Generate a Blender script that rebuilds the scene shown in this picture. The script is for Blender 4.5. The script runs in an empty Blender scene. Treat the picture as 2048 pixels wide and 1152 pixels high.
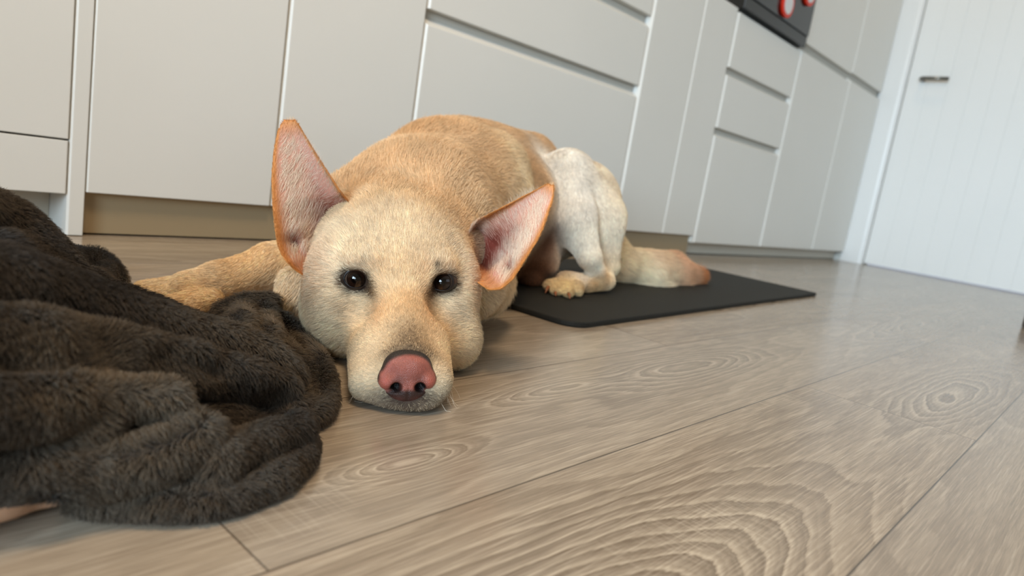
import bpy, math, os, time
import numpy as np
T0 = time.time()
sc = bpy.context.scene
rng = np.random.default_rng(7)

# ------------------------------------------------------------------ camera
F, HC = 1381.2, 0.2                      # focal length in pixels of the 2048 wide frame, camera height
ANG = np.radians([-48.6026, 80.4974, 8.9808])
def rotm(p):
    a, b, c = p
    ca, sa, cb, sb, cc, s_ = np.cos(a), np.sin(a), np.cos(b), np.sin(b), np.cos(c), np.sin(c)
    return np.array([[ca, -sa, 0], [sa, ca, 0], [0, 0, 1]]) @ np.array([[1, 0, 0], [0, cb, -sb], [0, sb, cb]]) @ np.array([[cc, -s_, 0], [s_, cc, 0], [0, 0, 1]])
CM = rotm(ANG).T
CP = np.array([0, 0, HC])
cam = bpy.data.cameras.new('camera')
cam.sensor_width = 36; cam.lens = F / 2048 * 36
cam.clip_start = 0.01
cam.dof.use_dof = True; cam.dof.focus_distance = 0.60; cam.dof.aperture_fstop = 6.2
camo = bpy.data.objects.new('camera', cam); sc.collection.objects.link(camo)
import mathutils
camo.matrix_world = mathutils.Matrix.Translation((0, 0, HC)) @ mathutils.Matrix(CM.T.tolist()).to_4x4()
sc.camera = camo
sc.view_settings.view_transform = 'Standard'; sc.view_settings.look = 'None'
sc.view_settings.gamma = 1; sc.view_settings.exposure = 0.06
sc.view_settings.use_curve_mapping = False

# ------------------------------------------------------------------ light
w = bpy.data.worlds.new('sky'); sc.world = w; w.use_nodes = True
w.node_tree.nodes['Background'].inputs[0].default_value = (0.75, 0.85, 1, 1)
w.node_tree.nodes['Background'].inputs[1].default_value = 0.6
def area(name, loc, tgt, sx, sy, power, col, spread=180):
    l = bpy.data.lights.new(name, 'AREA'); l.shape = 'RECTANGLE'; l.size = sx; l.size_y = sy
    l.energy = power; l.color = col; l.spread = math.radians(spread)
    o = bpy.data.objects.new(name, l); sc.collection.objects.link(o); o.location = loc
    d = mathutils.Vector(tgt) - mathutils.Vector(loc)
    o.rotation_euler = d.to_track_quat('-Z', 'Y').to_euler(); return o
area('window_daylight', (-2.3, -.9, 1.05), (4.0, .6, .1), 1.9, 1.3, 32, (0.68, 0.86, 1.0), 70)
area('side_window_daylight', (1.9, -2.35, 1.4), (1.9, 2, 0.5), 1.9, 1.4, 4.5, (0.80, 0.92, 1.0))
area('ceiling_lamp_light', (0.0, 0.15, 2.3), (0.2, 0.5, 0), 0.6, 0.6, 31, (1.0, 0.75, 0.49))
area('far_warm_fill_light', (3.2, 0.75, 2.38), (3.5, 0.8, 1.0), 0.3, 0.3, 2.6, (1.0, 0.66, 0.30))  # unseen source added to warm the upper door and cabinets

# ------------------------------------------------------------------ helpers
def W(x, y, d): return CP + CM.T @ (np.array([(x - 1024) / F, -(y - 576) / F, -1.]) * d)
def G(x, y, z=0.):
    d = CM.T @ np.array([(x - 1024) / F, -(y - 576) / F, -1.]); return CP + (z - HC) / d[2] * d
def tag(o, label=None, cat=None, group=None, kind=None):
    for k, v in (('label', label), ('category', cat), ('group', group), ('kind', kind)):
        if v: o[k] = v
    return o
def empty(name, loc, **kw):
    o = bpy.data.objects.new(name, None); sc.collection.objects.link(o); o.location = loc
    return tag(o, **kw)
def mesh_obj(name, V, Fc, mat, parent=None, smooth=False):
    me = bpy.data.meshes.new(name)
    V = np.asarray(V, float)
    off = np.zeros(3)
    if parent is not None: off = np.array(parent.location)
    me.from_pydata((V - off).tolist(), [], [list(map(int, f)) for f in Fc] if not isinstance(Fc, np.ndarray) else Fc.tolist())
    me.update()
    if smooth: me.polygons.foreach_set('use_smooth', np.ones(len(me.polygons), bool))
    o = bpy.data.objects.new(name, me); sc.collection.objects.link(o)
    if mat: me.materials.append(mat)
    if parent is not None: o.parent = parent
    return o
def bevel(o, w_, n=2):
    m = o.modifiers.new('bevel', 'BEVEL'); m.width = w_; m.segments = n; m.limit_method = 'ANGLE'; m.angle_limit = math.radians(40)
    return o
def box(name, lo, hi, mat, parent=None, bv=0.0, n=2):
    (x0, y0, z0), (x1, y1, z1) = lo, hi
    V = [(x0, y0, z0), (x1, y0, z0), (x1, y1, z0), (x0, y1, z0), (x0, y0, z1), (x1, y0, z1), (x1, y1, z1), (x0, y1, z1)]
    Q = [(0, 3, 2, 1), (4, 5, 6, 7), (0, 1, 5, 4), (1, 2, 6, 5), (2, 3, 7, 6), (3, 0, 4, 7)]
    o = mesh_obj(name, V, Q, mat, parent)
    if bv: bevel(o, bv, n)
    return o
def prism(name, poly, axis, a, b, mat, parent=None, bv=0.0):
    """poly: list of 2D points in the plane across axis ('x': (y,z); 'z': (x,y)), counter-clockwise seen from +axis"""
    n = len(poly); V = []
    for t in (a, b):
        for p in poly:
            V.append((t, p[0], p[1]) if axis == 'x' else (p[0], p[1], t) if axis == 'z' else (p[0], t, p[1]))
    Q = [tuple(range(n))[::-1], tuple(range(n, 2 * n))] + [(i, (i + 1) % n, n + (i + 1) % n, n + i) for i in range(n)]
    o = mesh_obj(name, V, Q, mat, parent)
    import bmesh
    bm = bmesh.new(); bm.from_mesh(o.data); bmesh.ops.recalc_face_normals(bm, faces=bm.faces); bm.to_mesh(o.data); bm.free()
    if bv: bevel(o, bv)
    return o
def tube(path, rad, nseg=12, caps=True):
    path = np.asarray(path, float); n = len(path)
    rad = np.broadcast_to(rad, (n,)) if np.ndim(rad) < 2 else rad
    V = []; up = np.array([0.13, 0.21, 0.97])
    for i in range(n):
        t = path[min(i + 1, n - 1)] - path[max(i - 1, 0)]; t /= np.linalg.norm(t)
        a = np.cross(t, up); a /= np.linalg.norm(a); b = np.cross(a, t)
        for k in range(nseg):
            th = 2 * np.pi * k / nseg; V.append(path[i] + rad[i] * (np.cos(th) * a + np.sin(th) * b))
    Q = [(i * nseg + k, i * nseg + (k + 1) % nseg, (i + 1) * nseg + (k + 1) % nseg, (i + 1) * nseg + k) for i in range(n - 1) for k in range(nseg)]
    if caps: Q += [tuple(range(nseg))[::-1], tuple(range((n - 1) * nseg, n * nseg))]
    return V, Q

class NT:
    def __init__(s, name):
        s.m = bpy.data.materials.new(name); s.m.use_nodes = True; s.t = s.m.node_tree
        s.b = s.t.nodes['Principled BSDF']; s.out = s.t.nodes['Material Output']
    def n(s, typ, **kw):
        nd = s.t.nodes.new(typ)
        for k, v in kw.items():
            if k.startswith('i_'):
                key = k[2:]; key = int(key) if key.isdigit() else key
                s.set(nd.inputs[key], v)
            else: setattr(nd, k, v)
        return nd
    def set(s, inp, v):
        if isinstance(v, bpy.types.NodeSocket): s.t.links.new(v, inp)
        else: inp.default_value = v
    def math(s, op, a, b=None, c=None):
        nd = s.t.nodes.new('ShaderNodeMath'); nd.operation = op
        for i, v in enumerate((a, b, c)):
            if v is not None: s.set(nd.inputs[i], v)
        return nd.outputs[0]
    def mix(s, f, a, b, typ='MIX'):
        nd = s.t.nodes.new('ShaderNodeMix'); nd.data_type = 'RGBA'; nd.blend_type = typ
        s.set(nd.inputs[0], f); s.set(nd.inputs[6], a); s.set(nd.inputs[7], b); return nd.outputs[2]
    def ramp(s, f, stops):
        nd = s.t.nodes.new('ShaderNodeValToRGB'); e = nd.color_ramp.elements
        while len(e) < len(stops): e.new(0.5)
        for el, (p, c) in zip(e, stops): el.position = p; el.color = c if len(c) == 4 else (*c, 1)
        s.set(nd.inputs[0], f); return nd.outputs[0]
    def noise(s, vec, scale, detail=2, rough=.5, dist=0.):
        nd = s.n('ShaderNodeTexNoise'); s.set(nd.inputs['Vector'], vec)
        nd.inputs['Scale'].default_value = scale; nd.inputs['Detail'].default_value = detail
        nd.inputs['Roughness'].default_value = rough; nd.inputs['Distortion'].default_value = dist
        return nd.outputs[0]
    def pos(s): return s.n('ShaderNodeNewGeometry').outputs['Position']
    def bump(s, h, strength, dist):
        nd = s.n('ShaderNodeBump'); s.set(nd.inputs['Height'], h)
        nd.inputs['Strength'].default_value = strength; nd.inputs['Distance'].default_value = dist
        s.t.links.new(nd.outputs[0], s.b.inputs['Normal']); return nd
def srgb(r, g, b):
    f = lambda c: (c / 255 / 12.92) if c / 255 <= .04045 else ((c / 255 + .055) / 1.055) ** 2.4
    return (f(r), f(g), f(b), 1)
def simple(name, col, rough=.5, spec=.5, bump=None, metal=0.):
    t = NT(name); t.b.inputs['Base Color'].default_value = col; t.b.inputs['Roughness'].default_value = rough
    t.b.inputs['Specular IOR Level'].default_value = spec; t.b.inputs['Metallic'].default_value = metal
    if bump:
        t.bump(t.noise(t.pos(), bump[0], 3), bump[1], bump[2])
    return t.m
# ------------------------------------------------------------------ materials
M = {}
def m_lacquer():
    t = NT('satin_white_lacquer'); p = t.pos()
    c = t.mix(t.noise(p, 3., 3), srgb(226, 225, 219), srgb(232, 231, 226)); t.set(t.b.inputs['Base Color'], c)
    t.b.inputs['Roughness'].default_value = .38; t.b.inputs['Specular IOR Level'].default_value = .4
    t.bump(t.noise(p, 900, 2), .04, .0005); return t.m
M['lacq'] = m_lacquer()
M['plinth'] = simple('shaded_plinth_board', srgb(160, 142, 113), .45, .4, (200, .05, .001))  # brown darkened to carry the shade beneath the base unit doors
M['plinth_pale'] = simple('pale_plinth_board', srgb(205, 198, 184), .45, .4, (200, .05, .001))
M['carcass'] = simple('carcass_board', srgb(214, 212, 205), .55, .3, (300, .05, .001))
M['channel'] = simple('handle_channel', srgb(190, 188, 180), .5, .3)
M['wall'] = simple('painted_plaster', srgb(226, 224, 216), .85, .2, (90, .15, .002))
M['ceil'] = simple('white_ceiling_paint', srgb(240, 238, 232), .9, .2, (120, .1, .002))
M['trim'] = simple('white_gloss_trim', srgb(238, 240, 240), .35, .4, (250, .03, .001))
def m_door():
    t = NT('painted_boarded_door'); p = t.pos()
    t.set(t.b.inputs['Base Color'], t.mix(t.noise(p, 2., 3), srgb(236, 238, 237), srgb(244, 245, 244)))
    t.b.inputs['Roughness'].default_value = .45
    t.bump(t.noise(p, 60, 3), .08, .002); return t.m
M['door'] = m_door()
M['steel'] = simple('brushed_steel', srgb(128, 126, 120), .32, .5, None, 1.)
M['glass_black'] = simple('black_oven_glass', (.006, .006, .006, 1), .08, .5)
M['dark_metal'] = simple('dark_enamel', (.012, .013, .013, 1), .35, .5)
M['red'] = simple('red_silicone', srgb(225, 48, 20), .4, .4)
M['white_pl'] = simple('white_plastic', srgb(225, 225, 225), .4, .4)
M['rubber'] = simple('black_foam_mat', (.014, .014, .012, 1), .7, .3, (1500, .25, .0008))
M['darkfoot'] = simple('dark_wood_foot', (.05, .035, .025, 1), .5, .4, (80, .1, .001))

def m_floor():
    t = NT('oak_laminate'); p = t.pos()
    sp = t.n('ShaderNodeSeparateXYZ', i_0=p); x, y = sp.outputs[0], sp.outputs[1]
    PW, PL, Y0 = .180, 1.38, .0834
    yr = t.math('DIVIDE', t.math('SUBTRACT', y, Y0), PW)
    row = t.math('FLOOR', yr); fy = t.math('SUBTRACT', yr, row)
    xs = t.math('DIVIDE', t.math('SUBTRACT', t.math('ADD', x, t.math('MULTIPLY', row, .699)), .859), PL)
    colu = t.math('FLOOR', xs); fx = t.math('SUBTRACT', xs, colu)
    pid = t.math('ADD', t.math('MULTIPLY', row, 7.31), t.math('MULTIPLY', colu, 3.77))
    h1 = t.math('FRACT', t.math('MULTIPLY', t.math('SINE', t.math('MULTIPLY', pid, 12.9898)), 43758.5453))
    def vec(sx, sy, extra=37.):
        c = t.n('ShaderNodeCombineXYZ'); t.set(c.inputs[0], t.math('MULTIPLY', x, sx)); t.set(c.inputs[1], t.math('MULTIPLY', y, sy))
        t.set(c.inputs[2], t.math('MULTIPLY', h1, extra)); return c.outputs[0]
    # slow field whose contour lines are the cathedral grain
    base = t.noise(vec(.9, 6.), 1., 1, .4, .1)
    def gau(cx, cy, a, b, amp):
        q = t.math('ADD', t.math('POWER', t.math('DIVIDE', t.math('SUBTRACT', x, cx), a), 2.), t.math('POWER', t.math('DIVIDE', t.math('SUBTRACT', y, cy), b), 2.))
        return t.math('MULTIPLY', t.math('EXPONENT', t.math('MULTIPLY', q, -1.)), amp)
    bl = gau(.262, .150, .19, .060, 1.0)
    for g_ in ((.77, .372, .17, .034, .75), (.52, .385, .09, .018, .5), (.291, .325, .055, .015, .6), (1.06, .150, .20, .038, .6), (.16, .56, .15, .05, .8), (1.75, .34, .3, .035, .7), (1.7, .02, .35, .05, .8), (-.3, .34, .2, .05, .9)):
        bl = t.math('ADD', bl, gau(*g_))
    wob = t.math('MULTIPLY', t.noise(vec(5., 20.), 1., 2, .5), 2.6)
    fine_f = t.math('MULTIPLY', t.noise(vec(22., 420.), 1., 2, .6), .35)
    ph = t.math('ADD', t.math('ADD', t.math('MULTIPLY', base, 9.), t.math('MULTIPLY', bl, 8.5)), t.math('ADD', wob, fine_f))
    saw1 = t.math('FRACT', ph)
    saw2 = t.math('FRACT', t.math('MULTIPLY', ph, 2.7))
    rmask = t.math('MINIMUM', 1., t.math('MULTIPLY_ADD', bl, 1.6, .28))
    rings = t.ramp(saw1, [(0., (.8, .8, .8)), (.07, (0, 0, 0)), (.30, (.2, .2, .2)), (.75, (.55, .55, .55)), (.92, (1, 1, 1)), (1., (.8, .8, .8))])
    rings2 = t.ramp(saw2, [(0., (.6, .6, .6)), (.15, (.1, .1, .1)), (.85, (.8, .8, .8)), (1., (.6, .6, .6))])
    fibre = t.noise(vec(30., 760.), 1., 3, .65)
    fibre2 = t.noise(vec(13., 480.), 1., 4, .65)
    tone = t.noise(vec(1.4, 9.), 1., 3, .5, .2)
    saw = t.noise(vec(420., 14.), 1., 2, .5)
    sawm = t.ramp(t.noise(vec(4., 9., 91.), 1., 2), [(.58, (0, 0, 0)), (.72, (1, 1, 1))])
    c = t.mix(t.ramp(tone, [(.30, (0, 0, 0)), (.72, (1, 1, 1))]), srgb(134, 117, 98), srgb(180, 163, 141))
    c = t.mix(t.math('MULTIPLY', rmask, .88), c, t.mix(rings, srgb(104, 89, 73), srgb(208, 194, 174)))
    c = t.mix(t.math('MULTIPLY', rmask, .25), c, t.mix(rings2, srgb(122, 104, 86), srgb(208, 195, 176)))
    c = t.mix(t.math('MULTIPLY', t.ramp(fibre2, [(.34, (1, 1, 1)), (.56, (0, 0, 0))]), .28), c, srgb(112, 94, 76))
    c = t.mix(t.math('MULTIPLY', t.ramp(fibre2, [(.52, (0, 0, 0)), (.66, (1, 1, 1))]), .34), c, srgb(216, 202, 182))
    c = t.mix(t.math('MULTIPLY', t.ramp(fibre, [(.35, (1, 1, 1)), (.55, (0, 0, 0))]), .36), c, srgb(98, 82, 66))
    c = t.mix(t.math('MULTIPLY', t.math('MULTIPLY', t.ramp(saw, [(.5, (0, 0, 0)), (.7, (1, 1, 1))]), sawm), .32), c, srgb(224, 212, 192))
    c = t.mix(t.math('MULTIPLY', h1, .25), c, srgb(160, 154, 146))
    # narrow V seams
    ey = t.math('MULTIPLY', t.math('MINIMUM', fy, t.math('SUBTRACT', 1., fy)), PW)
    ex = t.math('MULTIPLY', t.math('MINIMUM', fx, t.math('SUBTRACT', 1., fx)), PL)
    e = t.math('MINIMUM', ey, t.math('MULTIPLY', ex, 1.25))
    seam = t.math('SUBTRACT', 1., t.math('MINIMUM', 1., t.math('DIVIDE', e, .0012)))
    c = t.mix(t.math('MULTIPLY', seam, .95), c, srgb(48, 36, 26))
    t.set(t.b.inputs['Base Color'], c)
    t.set(t.b.inputs['Roughness'], t.math('MULTIPLY_ADD', fibre, .16, .13))
    t.b.inputs['Specular IOR Level'].default_value = .6
    hgt = t.math('SUBTRACT', t.math('ADD', t.math('MULTIPLY', fibre, .5), t.math('MULTIPLY', rings, .12)), t.math('MULTIPLY', seam, 1.5))
    t.bump(hgt, .14, .0006)
    return t.m
M['floor'] = m_floor()

# ------------------------------------------------------------------ room shell
XW = 4.035; YW = 1.80; XB = -2.6; YB = -2.6; ZC = 2.45
def plane_wall(name, V):
    o = mesh_obj(name, V, [(0, 1, 2, 3)] if len(V) == 4 else None, M['wall']); tag(o, kind='structure'); return o
def solid(name, lo, hi, mat): o = box(name, lo, hi, mat); tag(o, kind='structure'); return o
solid('floor', (XB - .1, YB - .1, -.05), (XW + .15, YW + .1, 0), M['floor'])
solid('ceiling', (XB - .1, YB - .1, ZC), (XW + .15, YW + .1, ZC + .1), M['ceil'])
solid('wall_back', (XB, YW, 0), (XW, YW + .1, ZC), M['wall'])
DY0, DY1, DZ = .235, 1.094, 2.06           # the doorway in the end wall
import itertools
def holed_wall(name, axis, at, th, lo, hi, h0, h1, z0, z1):
    """one wall mesh with a rectangular opening"""
    V = []; Q = []
    us = [lo, h0, h1, hi]; zs = [0, z0, z1, ZC]
    for (i, j) in itertools.product(range(3), range(3)):
        if (i, j) == (1, 1) or us[i + 1] - us[i] < 1e-6 or zs[j + 1] - zs[j] < 1e-6: continue
        b = len(V)
        for t_ in (at, at + th):
            for (u, z) in ((us[i], zs[j]), (us[i + 1], zs[j]), (us[i + 1], zs[j + 1]), (us[i], zs[j + 1])):
                V.append((t_, u, z) if axis == 'x' else (u, t_, z))
        Q += [(b, b + 1, b + 2, b + 3), (b + 4, b + 7, b + 6, b + 5), (b, b + 4, b + 5, b + 1), (b + 1, b + 5, b + 6, b + 2), (b + 2, b + 6, b + 7, b + 3), (b + 3, b + 7, b + 4, b)]
    o = mesh_obj(name, V, Q, M['wall']); tag(o, kind='structure'); return o
holed_wall('wall_end', 'x', XW, .1, YB, YW, DY0, DY1, 0, DZ)
holed_wall('wall_left', 'x', XB - .1, .1, YB, YW, -1.4, .6, .55, 2.15)
holed_wall('wall_front', 'y', YB - .1, .1, XB, XW, .9, 2.9, .7, 2.1)

# the boarded door in the end wall
d = empty('door_1', (XW, DY1, 0), kind='structure')
def board_door():
    y0, y1, z0, z1 = DY0 + .004, DY1 - .004, .010, DZ - .004
    nb = 9; bw = (y1 - y0) / nb; g = .0016; dpt = .0022; poly = []
    xf = XW + .012
    for k in range(nb):
        a, b = y0 + k * bw, y0 + (k + 1) * bw
        poly += [(xf, a + g), (xf, b - g), (xf + dpt, b)] if k < nb - 1 else [(xf, a + g), (xf, b)]
    poly += [(xf + .035, y1), (xf + .035, y0)]
    return prism('door_leaf', poly, 'z', z0, z1, M['door'], d)
board_door()
ly, lz = 1.019, .975
hd = mesh_obj('door_handle', *tube([(XW + .012, ly, lz), (XW - .035, ly, lz), (XW - .045, ly - .01, lz), (XW - .046, ly - .05, lz), (XW - .046, ly - .125, lz)], .0095), M['steel'], d, True)
V, Q = tube([(XW + .013, ly, lz), (XW + .004, ly, lz)], .026, 24); mesh_obj('rosette', V, Q, M['steel'], hd)
tr = empty('trim_1', (XW, DY1, 0), kind='structure')
prism('architrave', [(XW - .018, DY1 + .004), (XW, DY1 - .004), (XW, 1.205), (XW - .022, 1.205), (XW - .022, DY1 + .02)], 'z', 0, DZ + .09, M['trim'], tr, .002)
prism('architrave', [(XW - .018, DY0 - .004), (XW - .022, DY0 - .08), (XW, DY0 - .08), (XW, DY0 + .004)], 'z', 0, DZ + .09, M['trim'], tr, .002)
box('door_head_trim', (XW - .022, DY0 - .08, DZ - .004), (XW, DY1 + .09, DZ + .09), M['trim'], tr, .003)
for k, (nm, lo, hi, ax) in enumerate((('window_1', (XB - .08, -1.4, .55), (XB - .02, .6, 2.15), 'x'), ('window_2', (.9, YB - .08, .7), (2.9, YB - .02, 2.1), 'y'))):
    wd = empty(nm, lo, kind='structure'); t_ = .06
    if ax == 'x':
        for (a, b) in (((lo[0], lo[1], lo[2]), (hi[0], hi[1], lo[2] + t_)), ((lo[0], lo[1], hi[2] - t_), hi), (lo, (hi[0], lo[1] + t_, hi[2])), ((lo[0], hi[1] - t_, lo[2]), hi), ((lo[0], -.43, lo[2]), (hi[0], -.37, hi[2]))):
            box('window_frame', a, b, M['trim'], wd, .004)
    else:
        for (a, b) in ((lo, (hi[0], hi[1], lo[2] + t_)), ((lo[0], lo[1], hi[2] - t_), hi), (lo, (lo[0] + t_, hi[1], hi[2])), ((hi[0] - t_, lo[1], lo[2]), hi), ((1.87, lo[1], lo[2]), (1.93, hi[1], hi[2]))):
            box('window_frame', a, b, M['trim'], wd, .004)

# ------------------------------------------------------------------ kitchen units
YF = 1.192; DT = .019
LIMIT_Y = YW - .002
def front(name, x0, x1, z0, z1, parent, lc=.004, tc=0., mat='lacq'):
    """door or drawer front: left chamfer lc (catches the light), top handle chamfer tc"""
    V = []
    zt = z1
    V = [(x0 + lc, YF, z0), (x1 - .001, YF, z0), (x1, YF + DT, z0), (x0, YF + min(lc * 1.2, DT), z0), (x0, YF + DT, z0)]
    poly = [(x0 + lc, YF), (x1 - .001, YF), (x1, YF + .002), (x1, YF + DT), (x0, YF + DT), (x0, YF + min(lc * 1.25, DT * .95))]
    n = len(poly); V = [(p[0], p[1], z0) for p in poly]
    for p in poly:
        dz = tc * max(0., 1 - (p[1] - YF) / DT) if tc else 0
        V.append((p[0], p[1], zt - dz))
    Q = [tuple(range(n))[::-1], tuple(range(n, 2 * n))] + [(i, (i + 1) % n, n + (i + 1) % n, n + i) for i in range(n)]
    o = mesh_obj(name, V, Q, M[mat], parent); bevel(o, .0009, 2); return o
def carcass(x0, x1, z0, z1, parent, depth=.56):
    return box('carcass', (x0 + .0005, YF + DT + .002, z0), (x1 - .0005, min(YF + depth, LIMIT_Y), z1), M['carcass'], parent)
ZB, ZT = .068, .048
def unit(name, label, x0, x1, zb, ztop, fronts, cat='cabinet', group=None, gap=.003, lc=.004, plinth=True, recess=.016, pm='plinth', niche=None):
    u = empty(name, (x0, YF, 0), label=label, cat=cat, group=group)
    if niche:
        carcass(x0, x1, zb + .002, niche[0], u); carcass(x0, x1, niche[1], ztop, u)
    else: carcass(x0, x1, zb + .002, ztop, u)
    for f in fronts:
        kind, z0, z1, tc = f
        front(kind, x0 + gap * .5, x1 - gap * .5, z0, z1, u, lc, tc)
        if tc: box('handle_channel', (x0 + .001, YF + DT + .0005, z1 - .012), (x1 - .001, YF + DT + .0022, z1 + .02), M['channel'], u)
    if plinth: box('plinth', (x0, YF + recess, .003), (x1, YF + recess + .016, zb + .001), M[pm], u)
    return u
# left-hand fridge housing with a drawer under its door
u = empty('tall_cabinet', (-.28, YF, 0), label='cream white cabinet at far left with a low drawer line behind the blanket', cat='cabinet')
carcass(-.28, .3205, ZB, 2.15, u)
front('door', -.279, .3195, .1448, 2.14, u, .001)
front('drawer', -.279, .3195, .0635, .1420, u, .001)
box('plinth', (-.28, YF + .09, .003), (.3205, YF + .106, ZB), M['plinth_pale'], u)
o = prism('end_panel', [(.3240, YF), (.3440, YF), (.3440, LIMIT_Y), (.3212, LIMIT_Y), (.3212, YF + .003)], 'z', .001, 2.15, M['lacq'], None, .0008)
tag(o, 'narrow white full height end panel reaching the floor beside the far left cabinet', 'panel')
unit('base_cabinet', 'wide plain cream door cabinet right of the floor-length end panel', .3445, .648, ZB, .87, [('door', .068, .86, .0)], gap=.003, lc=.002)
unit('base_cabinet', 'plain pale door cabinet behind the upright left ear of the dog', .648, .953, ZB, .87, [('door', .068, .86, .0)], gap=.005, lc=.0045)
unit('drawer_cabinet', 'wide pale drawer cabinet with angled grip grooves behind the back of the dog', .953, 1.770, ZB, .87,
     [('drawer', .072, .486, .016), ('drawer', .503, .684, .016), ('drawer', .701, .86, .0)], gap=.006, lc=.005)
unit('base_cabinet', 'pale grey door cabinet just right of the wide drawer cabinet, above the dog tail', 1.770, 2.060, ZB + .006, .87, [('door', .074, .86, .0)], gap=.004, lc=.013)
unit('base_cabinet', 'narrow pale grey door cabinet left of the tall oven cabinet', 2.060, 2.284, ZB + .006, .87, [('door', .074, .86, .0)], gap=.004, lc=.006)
ov = unit('oven_tower', 'tall cabinet holding the black oven above three drawer fronts', 2.284, 2.872, ZT, 2.15,
     [('drawer', .049, .444, .014), ('drawer', .461, .652, .014), ('drawer', .669, .852, .0), ('door', 1.47, 2.14, .0)], gap=.006, lc=.014, niche=(.858, 1.462), recess=.045, pm='plinth_pale')
box('side_panel', (2.2848, YF + .004, ZT), (2.300, YF + .40, .074), M['lacq'], ov)
unit('tall_cabinet', 'tall double-stacked cabinet right of the black oven', 2.872, 3.504, ZT, 2.15, [('door', .050, .868, .012), ('door', .893, 2.14, .0)], gap=.006, lc=.016, recess=.045, pm='plinth_pale')
unit('tall_cabinet', 'last narrow tall cabinet in the row, beside the white door trim', 3.504, 4.010, ZT, 2.15, [('door', .050, .875, .012), ('door', .900, 2.14, .0)], gap=.006, lc=.014, recess=.045, pm='plinth_pale')
# oven: a door of black glass in a dark frame
o = empty('oven', (2.29, YF, .86), label='black glass built-in oven at the top, above the three drawer fronts', cat='oven')
box('oven_body', (2.30, YF + .004, .862), (2.862, YF + .45, 1.455), M['dark_metal'], o)
box('oven_frame', (2.292, YF - .016, .864), (2.868, YF + .003, .905), M['dark_metal'], o, .003)
box('oven_door', (2.292, YF - .020, .906), (2.868, YF + .003, 1.33), M['glass_black'], o, .003)
box('control_panel', (2.292, YF - .016, 1.334), (2.868, YF + .003, 1.455), M['glass_black'], o, .003)
hn = mesh_obj('handle', *tube([(2.34, YF - .02, 1.27), (2.34, YF - .055, 1.27), (2.82, YF - .055, 1.27), (2.82, YF - .02, 1.27)], .008), M['steel'], o, True)
def disc(name, label, px, py, Yp, r, group=None):
    dd = CM.T @ np.array([(px - 1024) / F, -(py - 576) / F, -1.]); c = CP + Yp / dd[1] * dd
    t = empty(name, c, label=label, cat='disc')
    V, Q = tube([c, c + [0, .009, 0]], r, 40); mesh_obj('red_rim', V, Q, M['red'], t)
    V, Q = tube([c + [0, -.0015, 0], c + [0, .002, 0]], r * .74, 40); mesh_obj('white_face', V, Q, M['white_pl'], t)
    return t
disc('round_disc', 'round white disc with a red rim on the black oven front', 1578, 8, YF - .031, .048)
disc('round_disc', 'red-rimmed disc at the right edge of the oven, cut by the top of the photo', 1623, -14, YF - .031, .048)
# exercise mat under the haunches and tail
A = G(1150, 660)[:2]; B = G(1634, 592)[:2]; e1 = (B - A) / np.linalg.norm(B - A); e2 = np.array([-e1[1], e1[0]])
Lm, Wm = np.linalg.norm(B - A), .46
pts = []
for (cu, cv, rr, a0) in ((0, 0, .035, 180), (Lm, 0, .012, 270), (Lm, Wm, .03, 0), (0, Wm, .03, 90)):
    cx = cu + (rr if cu == 0 else -rr); cy = cv + (rr if cv == 0 else -rr)
    for k in range(7):
        th = math.radians(a0 + k * 15); q = A + e1 * (cx + rr * math.cos(th)) + e2 * (cy + rr * math.sin(th)); pts.append(tuple(q))
mt = prism('exercise_mat', pts, 'z', .0005, .0085, M['rubber'], None, .002)
tag(mt, 'thin black rectangular foam mat under the hind leg and tail of the dog', 'mat')
g = G(2046, 655)
o = box('furniture_foot', (g[0] - .004, g[1] - .05, 0), (g[0] + .05, g[1] + .004, .07), M['darkfoot'], None, .004)
tag(o, 'small dark foot of furniture cut off by the right edge, near the door', 'furniture foot')

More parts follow.
